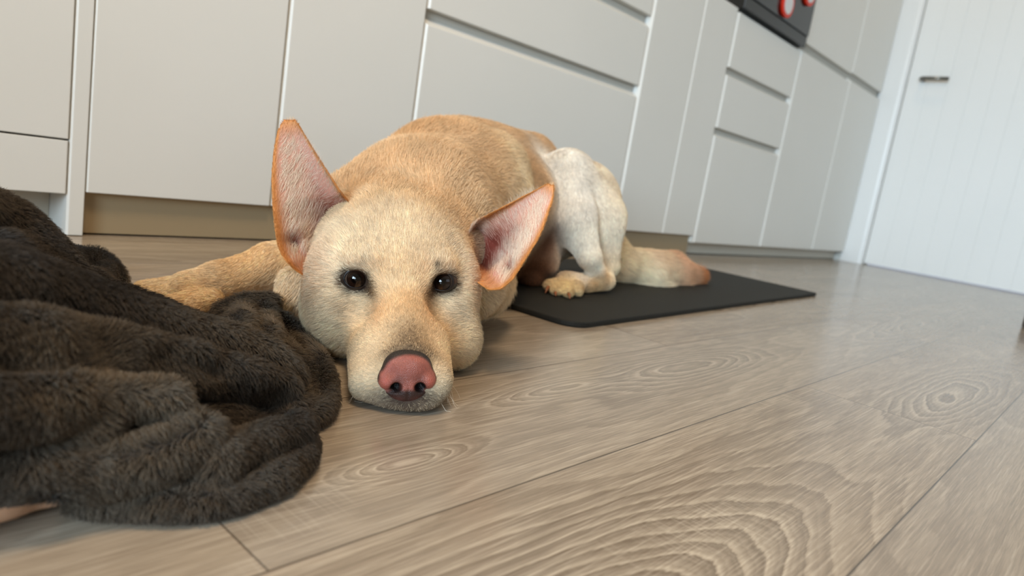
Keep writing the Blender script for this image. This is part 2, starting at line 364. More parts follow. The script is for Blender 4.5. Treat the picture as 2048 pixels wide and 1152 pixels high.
# ================================================================== implicit surfaces
class Field:
    def __init__(s, lo, hi, h, init=.05):
        s.lo = np.array(lo, float); s.h = h
        s.n = np.ceil((np.array(hi) - s.lo) / h).astype(int) + 1
        s.F = np.full(s.n, init, np.float32); s.init = init
        s.ax = [s.lo[i] + h * np.arange(s.n[i]) for i in range(3)]
    def _sub(s, blo, bhi):
        a = np.clip(np.floor((np.array(blo) - s.lo) / s.h).astype(int), 0, s.n); b = np.clip(np.ceil((np.array(bhi) - s.lo) / s.h).astype(int) + 1, 0, s.n)
        if np.any(b <= a): return None
        sl = tuple(slice(a[i], b[i]) for i in range(3))
        X, Y, Z = np.meshgrid(*[s.ax[i][a[i]:b[i]].astype(np.float32) for i in range(3)], indexing='ij')
        return sl, X, Y, Z
    def _comb(s, sl, D, k, op):
        A = s.F[sl]
        if op == '+':
            hh = np.clip(.5 + .5 * (A - D) / k, 0, 1); s.F[sl] = A * (1 - hh) + D * hh - k * hh * (1 - hh)
        else:
            D = -D; hh = np.clip(.5 - .5 * (A - D) / k, 0, 1); s.F[sl] = A * (1 - hh) + D * hh + k * hh * (1 - hh)
    def cone(s, a, b, ra, rb, k=.01, op='+'):
        a = np.array(a, float); b = np.array(b, float); m = max(ra, rb) + s.init + k
        q = s._sub(np.minimum(a, b) - m, np.maximum(a, b) + m)
        if q is None: return
        sl, X, Y, Z = q; ba = b - a; L = max(ba @ ba, 1e-9)
        px, py, pz = X - a[0], Y - a[1], Z - a[2]
        t = np.clip((px * ba[0] + py * ba[1] + pz * ba[2]) / L, 0, 1)
        D = np.sqrt((px - t * ba[0]) ** 2 + (py - t * ba[1]) ** 2 + (pz - t * ba[2]) ** 2) - (ra + (rb - ra) * t)
        s._comb(sl, D, k, op)
    def ell(s, c, r, Rm=None, k=.01, op='+'):
        c = np.array(c, float); r = np.array(r, float); m = r.max() + s.init * .6 + k
        q = s._sub(c - m, c + m)
        if q is None: return
        sl, X, Y, Z = q; p = np.stack([X - c[0], Y - c[1], Z - c[2]], -1)
        if Rm is not None: p = p @ np.asarray(Rm, np.float32).T
        pr_ = p / r.astype(np.float32); k0 = np.sqrt((pr_ ** 2).sum(-1)); k1 = np.sqrt(((pr_ / r.astype(np.float32)) ** 2).sum(-1)) + 1e-6
        s._comb(sl, k0 * (k0 - 1) / k1, k, op)
    def chain(s, pts, rad, k=.01, op='+'):
        for i in range(len(pts) - 1): s.cone(pts[i], pts[i + 1], rad[i], rad[i + 1], k, op)
    def sample(s, P, grad=False):
        g = (P - s.lo) / s.h; i = np.clip(np.floor(g).astype(int), 0, s.n - 2); f = g - i
        def at(i, f):
            r = 0
            for dx in (0, 1):
                for dy in (0, 1):
                    for dz in (0, 1):
                        w_ = (f[:, 0] if dx else 1 - f[:, 0]) * (f[:, 1] if dy else 1 - f[:, 1]) * (f[:, 2] if dz else 1 - f[:, 2])
                        r = r + w_ * s.F[i[:, 0] + dx, i[:, 1] + dy, i[:, 2] + dz]
            return r
        return at(i, f)
    def gradient(s, P):
        e = s.h; g = np.stack([s.sample(P + e * np.eye(3)[k]) - s.sample(P - e * np.eye(3)[k]) for k in range(3)], -1)
        return g / (np.linalg.norm(g, axis=1, keepdims=True) + 1e-9)
    def mesh(s, keep=None):
        F_ = s.F; S = F_ < 0; n = s.n
        c = np.zeros(n - 1, np.int8)
        for dx in (0, 1):
            for dy in (0, 1):
                for dz in (0, 1): c += S[dx:n[0] - 1 + dx, dy:n[1] - 1 + dy, dz:n[2] - 1 + dz]
        act = (c > 0) & (c < 8); idx = -np.ones(n - 1, np.int64); cells = np.argwhere(act); idx[act] = np.arange(len(cells))
        acc = np.zeros((len(cells), 3)); cnt = np.zeros(len(cells))
        corners = [(a, b, c_) for a in (0, 1) for b in (0, 1) for c_ in (0, 1)]
        for ca in corners:
            for ax in range(3):
                if ca[ax]: continue
                cb = list(ca); cb[ax] = 1
                ia = cells + ca; ib = cells + cb
                fa = F_[tuple(ia.T)]; fb = F_[tuple(ib.T)]; m = (fa < 0) != (fb < 0)
                t = np.where(m, fa / np.where(m, fa - fb, 1), 0)
                P = ia.astype(float); P[:, ax] += t
                acc[m] += P[m]; cnt[m] += 1
        V = s.lo + s.h * acc / cnt[:, None]
        Q = []
        for ax in range(3):
            o1, o2 = [(1, 2), (2, 0), (0, 1)][ax]
            sl0 = [slice(1, n[i] - 1) for i in range(3)]; sl0[ax] = slice(0, n[ax] - 1)
            sl1 = list(sl0); sl1[ax] = slice(1, n[ax])
            a = S[tuple(sl0)]; b = S[tuple(sl1)]
            for sgn, m in ((1, a & ~b), (-1, ~a & b)):
                e = np.argwhere(m) + [0 if i == ax else 1 for i in range(3)]
                u = np.zeros(3, int); u[o1] = 1; v = np.zeros(3, int); v[o2] = 1
                q = np.stack([idx[tuple((e - u - v).T)], idx[tuple((e - v).T)], idx[tuple(e.T)], idx[tuple((e - u).T)]], 1)
                Q.append(q if sgn == 1 else q[:, ::-1])
        Q = np.concatenate(Q); Q = Q[(Q >= 0).all(1)]
        if keep is not None:
            cen = V[Q].mean(1); Q = Q[keep(cen)]
            used = np.unique(Q); mp = -np.ones(len(V), int); mp[used] = np.arange(len(used)); V = V[used]; Q = mp[Q]
        return V, Q
def vnoise(P, sc_, seed=0):
    """cheap smooth pseudo noise in -1..1"""
    r = np.random.default_rng(seed); out = 0
    for i in range(6):
        k = r.normal(size=3) * sc_ * (.6 + .25 * i); out = out + np.sin(P @ k + r.uniform(0, 6.28)) / (1 + .35 * i)
    return out / 2.6
def norm(v): return v / (np.linalg.norm(v, axis=-1, keepdims=True) + 1e-12)
def hair_curves(name, roots, nrm, flow, length, lift, col, rad, mat, parent, npt=4, curl=0.35, jit=.25, clump=0., clump_cell=.004, tip=.25, off=None, tuft=0.):
    N = len(roots)
    flow = flow - nrm * (flow * nrm).sum(1, keepdims=True)
    flow = norm(norm(flow) + rng.normal(size=(N, 3)) * jit); flow = norm(flow - nrm * (flow * nrm).sum(1, keepdims=True))
    lift = np.broadcast_to(lift, (N,)); length = np.broadcast_to(length, (N,)); rad = np.broadcast_to(rad, (N,))
    lf = np.clip(lift * (1 + rng.normal(size=N) * .25), .03, 1.5)[:, None]
    d0 = norm(flow + nrm * (lf * 1.6)); d1 = norm(flow + nrm * (lf * (1 - curl)))
    L = (length * (1 + rng.normal(size=N) * .18))[:, None]
    t = np.linspace(0, 1, npt)
    P = np.zeros((N, npt, 3))
    for i, tt in enumerate(t): P[:, i] = roots + L * (tt * (1 - tt * .5) * d0 + tt * tt * .5 * d1) - nrm * .0004
    if clump:
        cid = np.floor((roots + .25 * clump_cell * rng.normal(size=roots.shape)) / clump_cell).astype(np.int64)
        key = (cid[:, 0] * 73856093) ^ (cid[:, 1] * 19349663) ^ (cid[:, 2] * 83492791)
        _, inv = np.unique(key, return_inverse=True); inv = inv.ravel(); ct = np.bincount(inv)
        mt_ = np.stack([np.bincount(inv, P[:, -1, k]) / ct for k in range(3)], -1)[inv]
        mr_ = np.stack([np.bincount(inv, roots[:, k]) / ct for k in range(3)], -1)[inv]
        for i, tt in enumerate(t[1:], 1): P[:, i] += (clump * tt ** 1.5) * ((mt_ - mr_) * tt + mr_ - P[:, i])
    P[:, 1:, 2] = np.maximum(P[:, 1:, 2], .0012)
    if clump and tuft: col = np.clip(col * (1 + tuft * np.random.default_rng(3).normal(size=len(ct)))[inv][:, None], .002, 1)
    c = bpy.data.hair_curves.new(name); c.add_curves([npt] * N)
    o0 = np.zeros(3) if parent is None else np.array(parent.matrix_world.translation) if parent.parent else np.array(parent.location)
    if off is not None: o0 = off
    c.attributes['position'].data.foreach_set('vector', (P - o0).astype(np.float32).ravel())
    rd = c.attributes.new('radius', 'FLOAT', 'POINT') if 'radius' not in c.attributes else c.attributes['radius']
    rr = rad[:, None] * (1 - (1 - tip) * t[None] ** 1.5)
    rd.data.foreach_set('value', rr.astype(np.float32).ravel())
    a = c.attributes.new('col', 'FLOAT_COLOR', 'CURVE')
    cc = np.ones((N, 4), np.float32); cc[:, :3] = col; a.data.foreach_set('color', cc.ravel())
    c.materials.append(mat)
    o = bpy.data.objects.new(name, c); sc.collection.objects.link(o); o.parent = parent
    return o
def scatter(V, Q, dens):
    """random points on quads/tris; dens: per m2 at face centres (array or number)"""
    A_, B_, C_, D_ = V[Q[:, 0]], V[Q[:, 1]], V[Q[:, 2]], V[Q[:, 3]]
    a1 = np.linalg.norm(np.cross(B_ - A_, C_ - A_), axis=1) * .5; a2 = np.linalg.norm(np.cross(C_ - A_, D_ - A_), axis=1) * .5
    ex = (a1 + a2) * dens; n = rng.poisson(ex); fi = np.repeat(np.arange(len(Q)), n)
    u = rng.random(len(fi)); v = rng.random(len(fi))
    u, v = u[:, None], v[:, None]
    P = (1 - u) * (1 - v) * A_[fi] + u * (1 - v) * B_[fi] + u * v * C_[fi] + (1 - u) * v * D_[fi]
    return P, fi
def attr_mat(name, rough, spec, sheen=0.):
    t = NT(name); at = t.n('ShaderNodeAttribute', attribute_name='col')
    t.set(t.b.inputs['Base Color'], at.outputs['Color']); t.b.inputs['Roughness'].default_value = rough
    t.b.inputs['Specular IOR Level'].default_value = spec
    if sheen: t.b.inputs['Sheen Weight'].default_value = sheen; t.b.inputs['Sheen Roughness'].default_value = .4
    return t
def set_col(o, C):
    a = o.data.attributes.new('col', 'FLOAT_COLOR', 'POINT'); cc = np.ones((len(C), 4), np.float32); cc[:, :3] = C
    a.data.foreach_set('color', cc.ravel())
QUICK = 1.0

# ================================================================== the dog
S3 = lambda *c: np.array(srgb(*c)[:3])
# head frame: origin between the eyes, centimetres, x = picture right, y = up, z = towards the nose
HO = W(801, 563, .635)
fz = norm(np.array([-.536, -.844, 0.])); hx = norm(np.array([.844, -.536, 0.])); 
ro = math.radians(4.3); hx = norm(hx * math.cos(ro) + np.array([0, 0, 1.]) * math.sin(ro)); hz = norm(fz + np.array([0, 0, -.02])); hx = norm(hx - hz * (hx @ hz)); hy = np.cross(hz, hx); hy = hy if hy[2] > 0 else -hy
HR = np.stack([hx, hy, hz])                          # rows
def HL(x, y, z): return HO + (x * hx + y * hy + z * hz) * .01
def toH(P): return (P - HO) @ HR.T * 100
def build_head(f):
    e = lambda c, r, k=.012, op='+': f.ell(HL(*c), np.array(r) * .01, HR, k, op)
    cn = lambda a, b, ra, rb, k=.012, op='+': f.cone(HL(*a), HL(*b), ra * .01, rb * .01, k, op)
    e((0, -.1, -7.0), (5.3, 4.3, 7.0)); e((0, .55, -2.6), (4.7, 2.9, 4.4), .02)
    for s_ in (-1, 1):
        e((s_ * 4.6, -2.6, -5.5), (3.4, 4.4, 5.6), .02)
        e((s_ * 3.9, -5.2, -5.0), (3.2, 3.2, 5.2), .02)
        e((s_ * 3.0, 1.1, -1.1), (1.9, 1.5, 1.9), .012)
        cn((s_ * 2.1, -3.6, 1.0), (s_ * 1.7, -5.9, 8.9), 2.3, 1.85, .016)
        cn((s_ * 2.5, -6.2, .6), (1.75 if s_ > 0 else -3.0, -6.5, 9.5 if s_ > 0 else 9.1), 2.0, 1.6, .012)
    cn((0, -.9, -1.0), (0, -4.2, 9.2), 2.1, 1.5, .02)
    cn((0, -7.6, -3), (-.3, -7.5, 10.1), 1.9, 1.3, .012); cn((-1.4, -7.5, 4), (-1.5, -7.7, 10.0), 1.4, 1.0, .012); cn((1.0, -7.5, 4), (1.0, -7.7, 10.2), 1.4, 1.0, .012)
    e((-.2, -6.2, 9.35), (2.6, 2.3, 1.5), .01)
    # hollow in front of each eye, then the sockets
    for s_ in (-1, 1):
        e((s_ * 3.7, -2.2, 2.2), (1.1, 1.6, 1.6), .016, '-')
        e((s_ * 4.0, 0, .65), (1.25, 1.1, 1.2), .006, '-')
    # line between the lips
    for s_ in (-1, 1): cn((s_ * 4.3, -7.7, 2.0), (s_ * 3.3, -8.0, 9.3), .14, .14, .004, '-')
    e((0, -5.75, 11.3), (1.5, .6, 1.0), .004, '-')
    e((4.9, -6.0, -1.8), (2.9, 2.6, 3.2), .02); e((5.4, -6.4, -3.5), (2.4, 2.2, 3.2), .015)
    # neck
    f.cone(HL(0, -.6, -9), WT1, .062, .084, .05)
    f.ell(HL(0, .8, -12.5), (.072, .07, .052), None, .05)
    e((-6.0, -.3, -4.6), (1.8, 2.6, 2.2), .02); e((5.9, -.6, -4.6), (1.6, 2.2, 2.2), .02); e((4.7, 1.2, -6.4), (1.8, 1.8, 2.2), .02); e((-4.5, 1.6, -6.8), (1.8, 1.8, 2.2), .02)
    f.ell(HL(-1, -5.5, -10), (.07, .075, .038), None, .03)
WT1 = W(835, 440, .88); WT2 = W(897, 408, 1.05); WT3 = W(965, 412, 1.2); WT4 = W(1050, 417, 1.33)
def build_body(f):
    f.cone(WT1, WT2, .089, .115, .03); f.cone(WT2, WT3, .115, .118, .03); f.cone(WT3, WT4, .118, .108, .03)
    dn = np.array([0, 0, -.05])
    f.cone(WT1 + dn, WT2 + dn, .08, .088, .03); f.cone(WT2 + dn, WT3 + dn, .088, .088, .03); f.cone(WT3 + dn, WT4 + dn, .088, .09, .03)
    # spine ridge and shoulder blade
    f.cone(W(915, 305, 1.12), W(1060, 315, 1.36), .045, .045, .05)
    f.cone(W(975, 345, 1.06), W(985, 480, 1.0), .060, .050, .012)      # near shoulder
    f.cone(W(700, 440, .85), W(690, 520, .84), .05, .045, .03)           # far shoulder
    f.chain([W(960, 300, 1.07), W(1000, 318, 1.06), W(1014, 365, 1.04), W(1012, 430, 1.02)], [.022, .026, .026, .022], .008)
    # throat and chest fur beside the head
    f.cone(W(930, 560, .80), W(962, 565, .88), .045, .038, .03)
    f.cone(W(640, 600, .80), W(700, 600, .80), .035, .05, .03)
    # far foreleg stretched to the left
    f.chain([W(690, 530, .86), W(600, 522, .86), W(545, 532, .84), W(440, 563, .80)], [.045, .029, .0265, .022], .012)
    f.cone(W(440, 563, .80), W(375, 580, .775), .022, .021, .01)
    for a, b, r in (((385, 568, .79), (285, 580, .775), .0125), ((380, 586, .772), (300, 594, .757), .0135), ((400, 600, .757), (345, 608, .738), .0128), ((425, 600, .755), (390, 612, .732), .0118)):
        f.cone(W(*a), W(*b), r, r * .82, .005)
    # near foreleg folded beneath the chest: the pale elbow left of the cheek
    f.cone(W(640, 575, .80), W(590, 570, .79), .022, .018, .012); f.cone(W(590, 570, .79), W(570, 600, .77), .017, .013, .008)
    # near hind leg: haunch, shank, hock, long foot
    f.ell(W(1160, 415, 1.33), (.082, .075, .09), None, .03)
    f.cone(W(1140, 350, 1.26), W(1192, 440, 1.29), .046, .052, .02)
    f.cone(W(1192, 440, 1.29), W(1212, 530, 1.29), .050, .026, .02)
    f.chain([W(1130, 345, 1.25), W(1146, 435, 1.225), W(1178, 512, 1.22), W(1200, 557, 1.25)], [.042, .042, .021, .0145], .008)
    f.chain([W(1212, 562, 1.27), W(1170, 568, 1.235), W(1135, 565, 1.20)], [.0165, .0175, .020], .008)
    for a, b, r in (((1140, 562, 1.20), (1098, 570, 1.17), .011), ((1140, 568, 1.19), (1112, 583, 1.155), .0115), ((1150, 570, 1.185), (1136, 587, 1.15), .011), ((1160, 570, 1.19), (1158, 583, 1.165), .009)):
        f.cone(W(*a), W(*b), r, r * .85, .004)
    # inner thigh and belly, and the other hind leg lying beneath
    f.cone(W(1075, 440, 1.30), W(1075, 520, 1.24), .05, .04, .03)
    f.cone(W(1060, 560, 1.22), W(1100, 560, 1.28), .020, .025, .012)
    # tail
    f.chain([W(1190, 480, 1.45), W(1240, 526, 1.46), W(1285, 541, 1.50), W(1335, 543, 1.57), W(1390, 553, 1.64)], [.045, .036, .041, .041, .022], .005)
FLOORZ = .003
def clip_floor(f, mat=True):
    Z = f.ax[2][None, None, :].astype(np.float32)
    D = FLOORZ - Z; k = .004; A_ = f.F
    if mat:
        gx, gy = np.meshgrid(f.ax[0], f.ax[1], indexing='ij'); uu_ = (gx - A[0]) * e1[0] + (gy - A[1]) * e1[1]; v_u = (gx - A[0]) * e2[0] + (gy - A[1]) * e2[1]
        over = (uu_ > -.009) & (uu_ < Lm + .009) & (v_u > -.009) & (v_u < Wm + .009); D = np.where(over[:, :, None], .0100 - Z, D).astype(np.float32)
    hh = np.clip(.5 - .5 * (A_ - D) / k, 0, 1); f.F = (A_ * (1 - hh) + D * hh + k * hh * (1 - hh)).astype(np.float32)
HC0 = HL(0, -3, -1)                                  # head box centre
def in_head(P): 
    q = toH(P); return (q[:, 2] > -8.0) & (np.abs(q[:, 0]) < 11) 
fb = Field((.10, .36, -.01), (1.80, 1.19, .33), .004)
build_body(fb); build_head(fb); clip_floor(fb)
hl = np.array([HL(a, b, c) for a in (-11, 11) for b in (-11, 9) for c in (-9, 12)])
fh = Field(hl.min(0) - .01, hl.max(0) + .01, .0018)
build_body(fh); build_head(fh); clip_floor(fh)
Vb, Qb = fb.mesh(lambda c: ~in_head(c)); Vh, Qh = fh.mesh(in_head)
print('sdf', round(time.time() - T0, 1), len(Qb), len(Qh))

# ---- ears: cupped sheets with thickness, from the tip down to the skull
def polyline(P, n):
    P = np.array(P, float); s_ = np.r_[0, np.cumsum(np.linalg.norm(np.diff(P, axis=0), axis=1))]; s_ /= s_[-1]
    x = np.linspace(0, 1, n); Q = np.stack([np.interp(x, s_, P[:, k]) for k in range(P.shape[1])], -1)
    for _ in range(3): Q[1:-1] = .25 * Q[:-2] + .5 * Q[1:-1] + .25 * Q[2:]
    return Q
NV, NU = 72, 48
def ear_grid(left, right, dl, dr, depth, skew, nb):
    Lc = polyline(left, NV); Rc = polyline(right, NV)
    v = np.linspace(0, 1, NV)                        # 0 tip .. 1 base
    DL = np.interp(v, *zip(*dl)); DR = np.interp(v, *zip(*dr))
    A_ = np.array([W(*Lc[i], DL[i]) for i in range(NV)]); B_ = np.array([W(*Rc[i], DR[i]) for i in range(NV)])
    u = np.linspace(0, 1, NU); back = -CM[2] * -1.0
    back = -CM.T @ np.array([0, 0, 1.])              # away from the camera
    Pm = A_[:, None] * (1 - u)[None, :, None] + B_[:, None] * u[None, :, None]
    wd = np.linalg.norm(B_ - A_, axis=1)
    us = u ** skew
    cup = np.sin(np.pi * us) ** .75
    Dp = (wd * np.interp(v, *zip(*depth)))[:, None] * cup[None]
    Pf = Pm + Dp[..., None] * back
    # outward thickness
    th = .0016 + .0030 * np.clip(np.sin(np.pi * u), 0, 1)[None] * np.interp(v, [0, .3, 1], [.3, .8, 1.6])[:, None]
    Pk = Pf + th[..., None] * back
    uo = (1 - u)[None] if skew < 1 else u[None]       # 0 at the outer edge
    v2 = v[:, None]
    rid = .009 * np.exp(-((uo - .20 - .9 * (v2 - .66)) / .07) ** 2) * np.exp(-((v2 - .80) / .13) ** 2) + .006 * np.exp(-((uo - .30) / .14) ** 2 - ((v2 - .90) / .06) ** 2)
    pit = .010 * np.exp(-((uo - .14) / .07) ** 2 - ((v2 - .68) / .035) ** 2)
    Pf = Pf - (rid - pit)[..., None] * back; Pk = Pk + pit[..., None] * back
    V = np.concatenate([Pf.reshape(-1, 3), Pk.reshape(-1, 3)]); n = NV * NU
    i, j = np.meshgrid(np.arange(NV - 1), np.arange(NU - 1), indexing='ij'); a = (i * NU + j).ravel()
    Qf = np.stack([a, a + NU, a + NU + 1, a + 1], 1); Qk = Qf[:, ::-1] + n
    rim = []
    for k in range(NV - 1):
        for j_ in (0, NU - 1):
            a0, a1 = k * NU + j_, (k + 1) * NU + j_
            rim.append((a0, a0 + n, a1 + n, a1) if j_ == 0 else (a0, a1, a1 + n, a0 + n))
    for k in range(NU - 1):
        for r_ in (0, NV - 1):
            a0 = r_ * NU + k; rim.append((a0, a0 + 1, a0 + 1 + n, a0 + n) if r_ == 0 else (a0, a0 + n, a0 + 1 + n, a0 + 1))
    return V, Qf, Qk, np.array(rim), A_, B_
EAR_L = ear_grid([(568, 240), (556, 262), (547, 310), (544, 360), (546, 420), (551, 465), (555, 492), (566, 516), (588, 540), (615, 556), (640, 562)],
                 [(590, 240), (613, 277), (638, 318), (662, 355), (680, 383), (697, 402), (712, 430), (705, 470), (672, 520), (640, 560)],
                 [(0, .665), (.5, .648), (.8, .648), (.92, .66), (1, .685)], [(0, .665), (.45, .675), (.58, .70), (.8, .72), (1, .71)],
                 [(0, .05), (.2, .20), (.5, .40), (.8, .48), (1, .2)], 1.5, True)
EAR_R = ear_grid([(1096, 368), (1078, 377), (1050, 391), (1018, 408), (985, 424), (958, 438), (940, 458), (932, 484), (935, 520), (945, 545)],
                 [(1107, 371), (1105, 398), (1096, 425), (1086, 455), (1073, 483), (1056, 510), (1040, 535), (1024, 560), (1002, 578), (978, 580), (955, 565)],
                 [(0, .685), (.4, .69), (.52, .71), (.62, .75), (.8, .74), (1, .71)], [(0, .685), (.4, .665), (.75, .652), (.92, .655), (1, .675)],
                 [(0, .05), (.2, .20), (.5, .38), (.8, .46), (1, .15)], .68, True)
# ---- one continuous body mesh
offs = 0; VV = []; QQ = []; reg = []
for V_, Q_, r_ in ((Vb, Qb, 0), (Vh, Qh, 1), (EAR_L[0], np.concatenate(EAR_L[1:4]), 2), (EAR_R[0], np.concatenate(EAR_R[1:4]), 3)):
    VV.append(V_); QQ.append(Q_ + offs); offs += len(V_); reg.append(np.full(len(V_), r_))
VV = np.concatenate(VV); QQ = np.concatenate(QQ); reg = np.concatenate(reg)

# ---- coat: flow / length / colour samples   (point, direction, hair length cm, lift, colour)
TAN = S3(226, 190, 148); TAND = S3(216, 174, 128); CREAM = S3(237, 216, 185); PALE = S3(238, 220, 193); WHITE = S3(234, 223, 208)
ORNG = S3(206, 138, 74); MUZ = S3(230, 192, 146); GREY = S3(120, 98, 74); DARK = S3(38, 24, 16); APR = S3(232, 184, 146)
def wd_(a, b): return norm(W(*b) - W(*a))
hv = lambda x, y, z: norm(x * hx + y * hy + z * hz)
SM = []
def smp(p, d, l, li, c): SM.append((p, d, l, li, c))
# head, local frame
smp(HL(0, -3.6, 9.6), hv(0, .5, -1), .28, .20, MUZ); smp(HL(0, -1.8, 4), hv(0, .5, -1), .45, .20, MUZ); smp(HL(0, 0.5, 1), hv(0, .7, -.7), .7, .2, S3(236, 206, 166))
for s_ in (-1, 1):
    smp(HL(s_ * 3, -5.0, 8), hv(s_ * .5, -.2, -1), .35, .2, S3(236, 208, 170)); smp(HL(s_ * 3.4, -4.5, 3), hv(s_ * .5, -.25, -1), .6, .2, S3(232, 198, 154))
    smp(HL(s_ * 2.9, -7.3, 9.4), hv(s_ * .4, -.5, -.8), .3, .35, S3(216, 200, 172)); smp(HL(s_ * 3.6, -6.6, 4), hv(s_ * .4, -.3, -1), .5, .25, S3(226, 206, 172))
    smp(HL(s_ * 3, -1.5, 1.6), hv(s_ * .8, -.5, -.6), .5, .18, S3(234, 204, 164))
    smp(HL(s_ * 5.3, -2.5, -1), hv(s_ * .7, -.5, -.8), 1.1, .22, S3(236, 216, 184)); smp(HL(s_ * 6.6, -4, -5), hv(s_ * .5, -.8, -.7), 1.8, .3, S3(239, 220, 188))
    smp(HL(s_ * 5.5, -7, -3), hv(s_ * .4, -.8, -.5), 1.8, .3, S3(237, 214, 178)); smp(HL(s_ * 3.2, 2.5, -1), hv(s_ * .35, .9, -.4), .8, .2, CREAM)
    smp(HL(s_ * 5.5, 2.5, -5), hv(s_ * .7, .3, -.9), 1.0, .25, CREAM); smp(HL(s_ * 6.3, .5, -4), hv(s_ * .9, -.2, -.7), 1.2, .25, PALE)
smp(HL(0, 3.5, -2), hv(0, .7, -.8), .9, .2, CREAM); smp(HL(0, 3.8, -5), hv(0, .2, -1), 1.1, .25, CREAM); smp(HL(0, 4.4, -8.5), hv(0, .2, -1), 1.4, .28, S3(228, 196, 154)); smp(HL(3, 4.0, -8.5), hv(.2, .2, -1), 1.4, .28, S3(228, 196, 154)); smp(HL(-3, 4.0, -8.5), hv(-.2, .2, -1), 1.4, .28, S3(228, 196, 154)); smp(HL(0, 5.2, -12), hv(0, .1, -1), 1.8, .3, TAN)
smp(HL(4, 4.6, -11), hv(.3, 0, -1), 1.8, .3, TAN); smp(HL(-4, 4.6, -11), hv(-.3, 0, -1), 1.8, .3, TAN)
# body
back = norm(W(1050, 417, 1.33) - WT1)
smp(W(800, 350, .82), back, 2.2, .35, TAN); smp(W(830, 290, 1.0), back, 2.4, .35, TAND); smp(W(900, 240, 1.1), back, 2.0, .3, TAN); smp(W(990, 262, 1.2), back, 1.7, .25, TAN)
smp(W(1070, 280, 1.35), back, 1.6, .25, TAN); smp(W(940, 330, .98), back + [0, 0, -.3], 2.2, .3, TAN); smp(W(990, 400, 1.0), back + [0, 0, -.7], 1.8, .28, S3(232, 198, 156))
smp(W(1022, 345, 1.02), back + [0, 0, -.9], 1.6, .3, S3(240, 214, 174)); smp(W(1024, 400, 1.0), back + [0, 0, -.9], 1.6, .3, S3(240, 214, 174)); smp(W(1055, 380, 1.15), back + [0, 0, -.7], 1.3, .2, S3(228, 190, 146)); smp(W(720, 400, .8), back + [0, 0, -.3], 2.0, .3, TAN); smp(W(690, 500, .78), back + [0, 0, -.8], 1.8, .3, S3(232, 198, 156))  # the pale arc along the shoulder fold is its highlight, painted in
smp(W(985, 600, .9), np.array([0, .3, -.9]), 1.8, .3, S3(238, 216, 182)); smp(W(1010, 540, .95), np.array([.3, 0, -.9]), 1.6, .3, S3(228, 200, 160))
smp(W(640, 610, .78), np.array([0, 0, -1.]), 1.8, .3, S3(234, 206, 168)); smp(W(700, 610, .74), np.array([0, 0, -1.]), 1.8, .3, S3(234, 206, 168))
LEG = S3(238, 204, 158)
for a, b in (((680, 530, .84), (600, 525, .85)), ((600, 520, .84), (500, 545, .82)), ((500, 540, .82), (400, 575, .78))): smp(W(*a), wd_(a, b), .8, .15, LEG)
smp(W(400, 575, .76), wd_((440, 563, .8), (375, 580, .77)), .7, .2, S3(240, 212, 172)); smp(W(310, 590, .755), wd_((440, 563, .8), (375, 580, .77)), .5, .25, S3(242, 218, 182))
smp(W(585, 575, .775), np.array([-.5, -.3, -.5]), .9, .3, PALE)
smp(W(1120, 320, 1.22), np.array([.3, 0, -.9]), .7, .2, WHITE); smp(W(1150, 400, 1.2), np.array([.2, 0, -.9]), .7, .18, WHITE); smp(W(1160, 480, 1.2), np.array([.2, .1, -.9]), .6, .18, S3(246, 234, 216)); smp(W(1185, 535, 1.21), np.array([.2, .1, -.9]), .5, .18, S3(244, 228, 206))
smp(W(1215, 450, 1.28), np.array([.3, .1, -.9]), .9, .22, S3(245, 230, 208)); smp(W(1240, 420, 1.3), np.array([.3, .1, -.9]), 1.1, .22, S3(242, 220, 188)); smp(W(1190, 340, 1.3), np.array([.5, .1, -.8]), .9, .22, S3(242, 222, 194))
smp(W(1215, 540, 1.3), np.array([.2, .1, -.9]), .7, .2, S3(240, 218, 184)); smp(W(1190, 575, 1.23), wd_((1212, 562, 1.27), (1135, 565, 1.2)), .5, .2, S3(236, 200, 152)); smp(W(1130, 570, 1.15), wd_((1212, 562, 1.27), (1135, 565, 1.2)), .55, .3, S3(240, 212, 162))
smp(W(1080, 480, 1.2), np.array([0, 0, -1.]), .5, .15, S3(112, 72, 50)); smp(W(1070, 540, 1.2), np.array([0, 0, -1.]), .5, .15, S3(128, 84, 58))  # belly and inner thigh: deep shadow put into the coat colour
tl = wd_((1250, 520, 1.46), (1385, 552, 1.66))
smp(W(1255, 505, 1.44), tl, 2.4, .2, S3(242, 220, 184)); smp(W(1300, 510, 1.50), tl + [0, -.3, 0], 3.0, .2, S3(238, 206, 170)); smp(W(1300, 560, 1.46), tl * .4 + np.array([0, -.8, -.5]), 3.2, .2, S3(246, 230, 200))
smp(W(1350, 520, 1.58), tl + [0, -.1, -.1], 3.4, .16, APR); smp(W(1400, 550, 1.66), tl + [0, 0, -.1], 3.0, .12, S3(196, 128, 80))
SP = np.array([s_[0] for s_ in SM]); SD = norm(np.array([s_[1] for s_ in SM])); SL = np.array([s_[2] for s_ in SM]) * .01; SI = np.array([s_[3] for s_ in SM]); SC = np.array([s_[4] for s_ in SM])
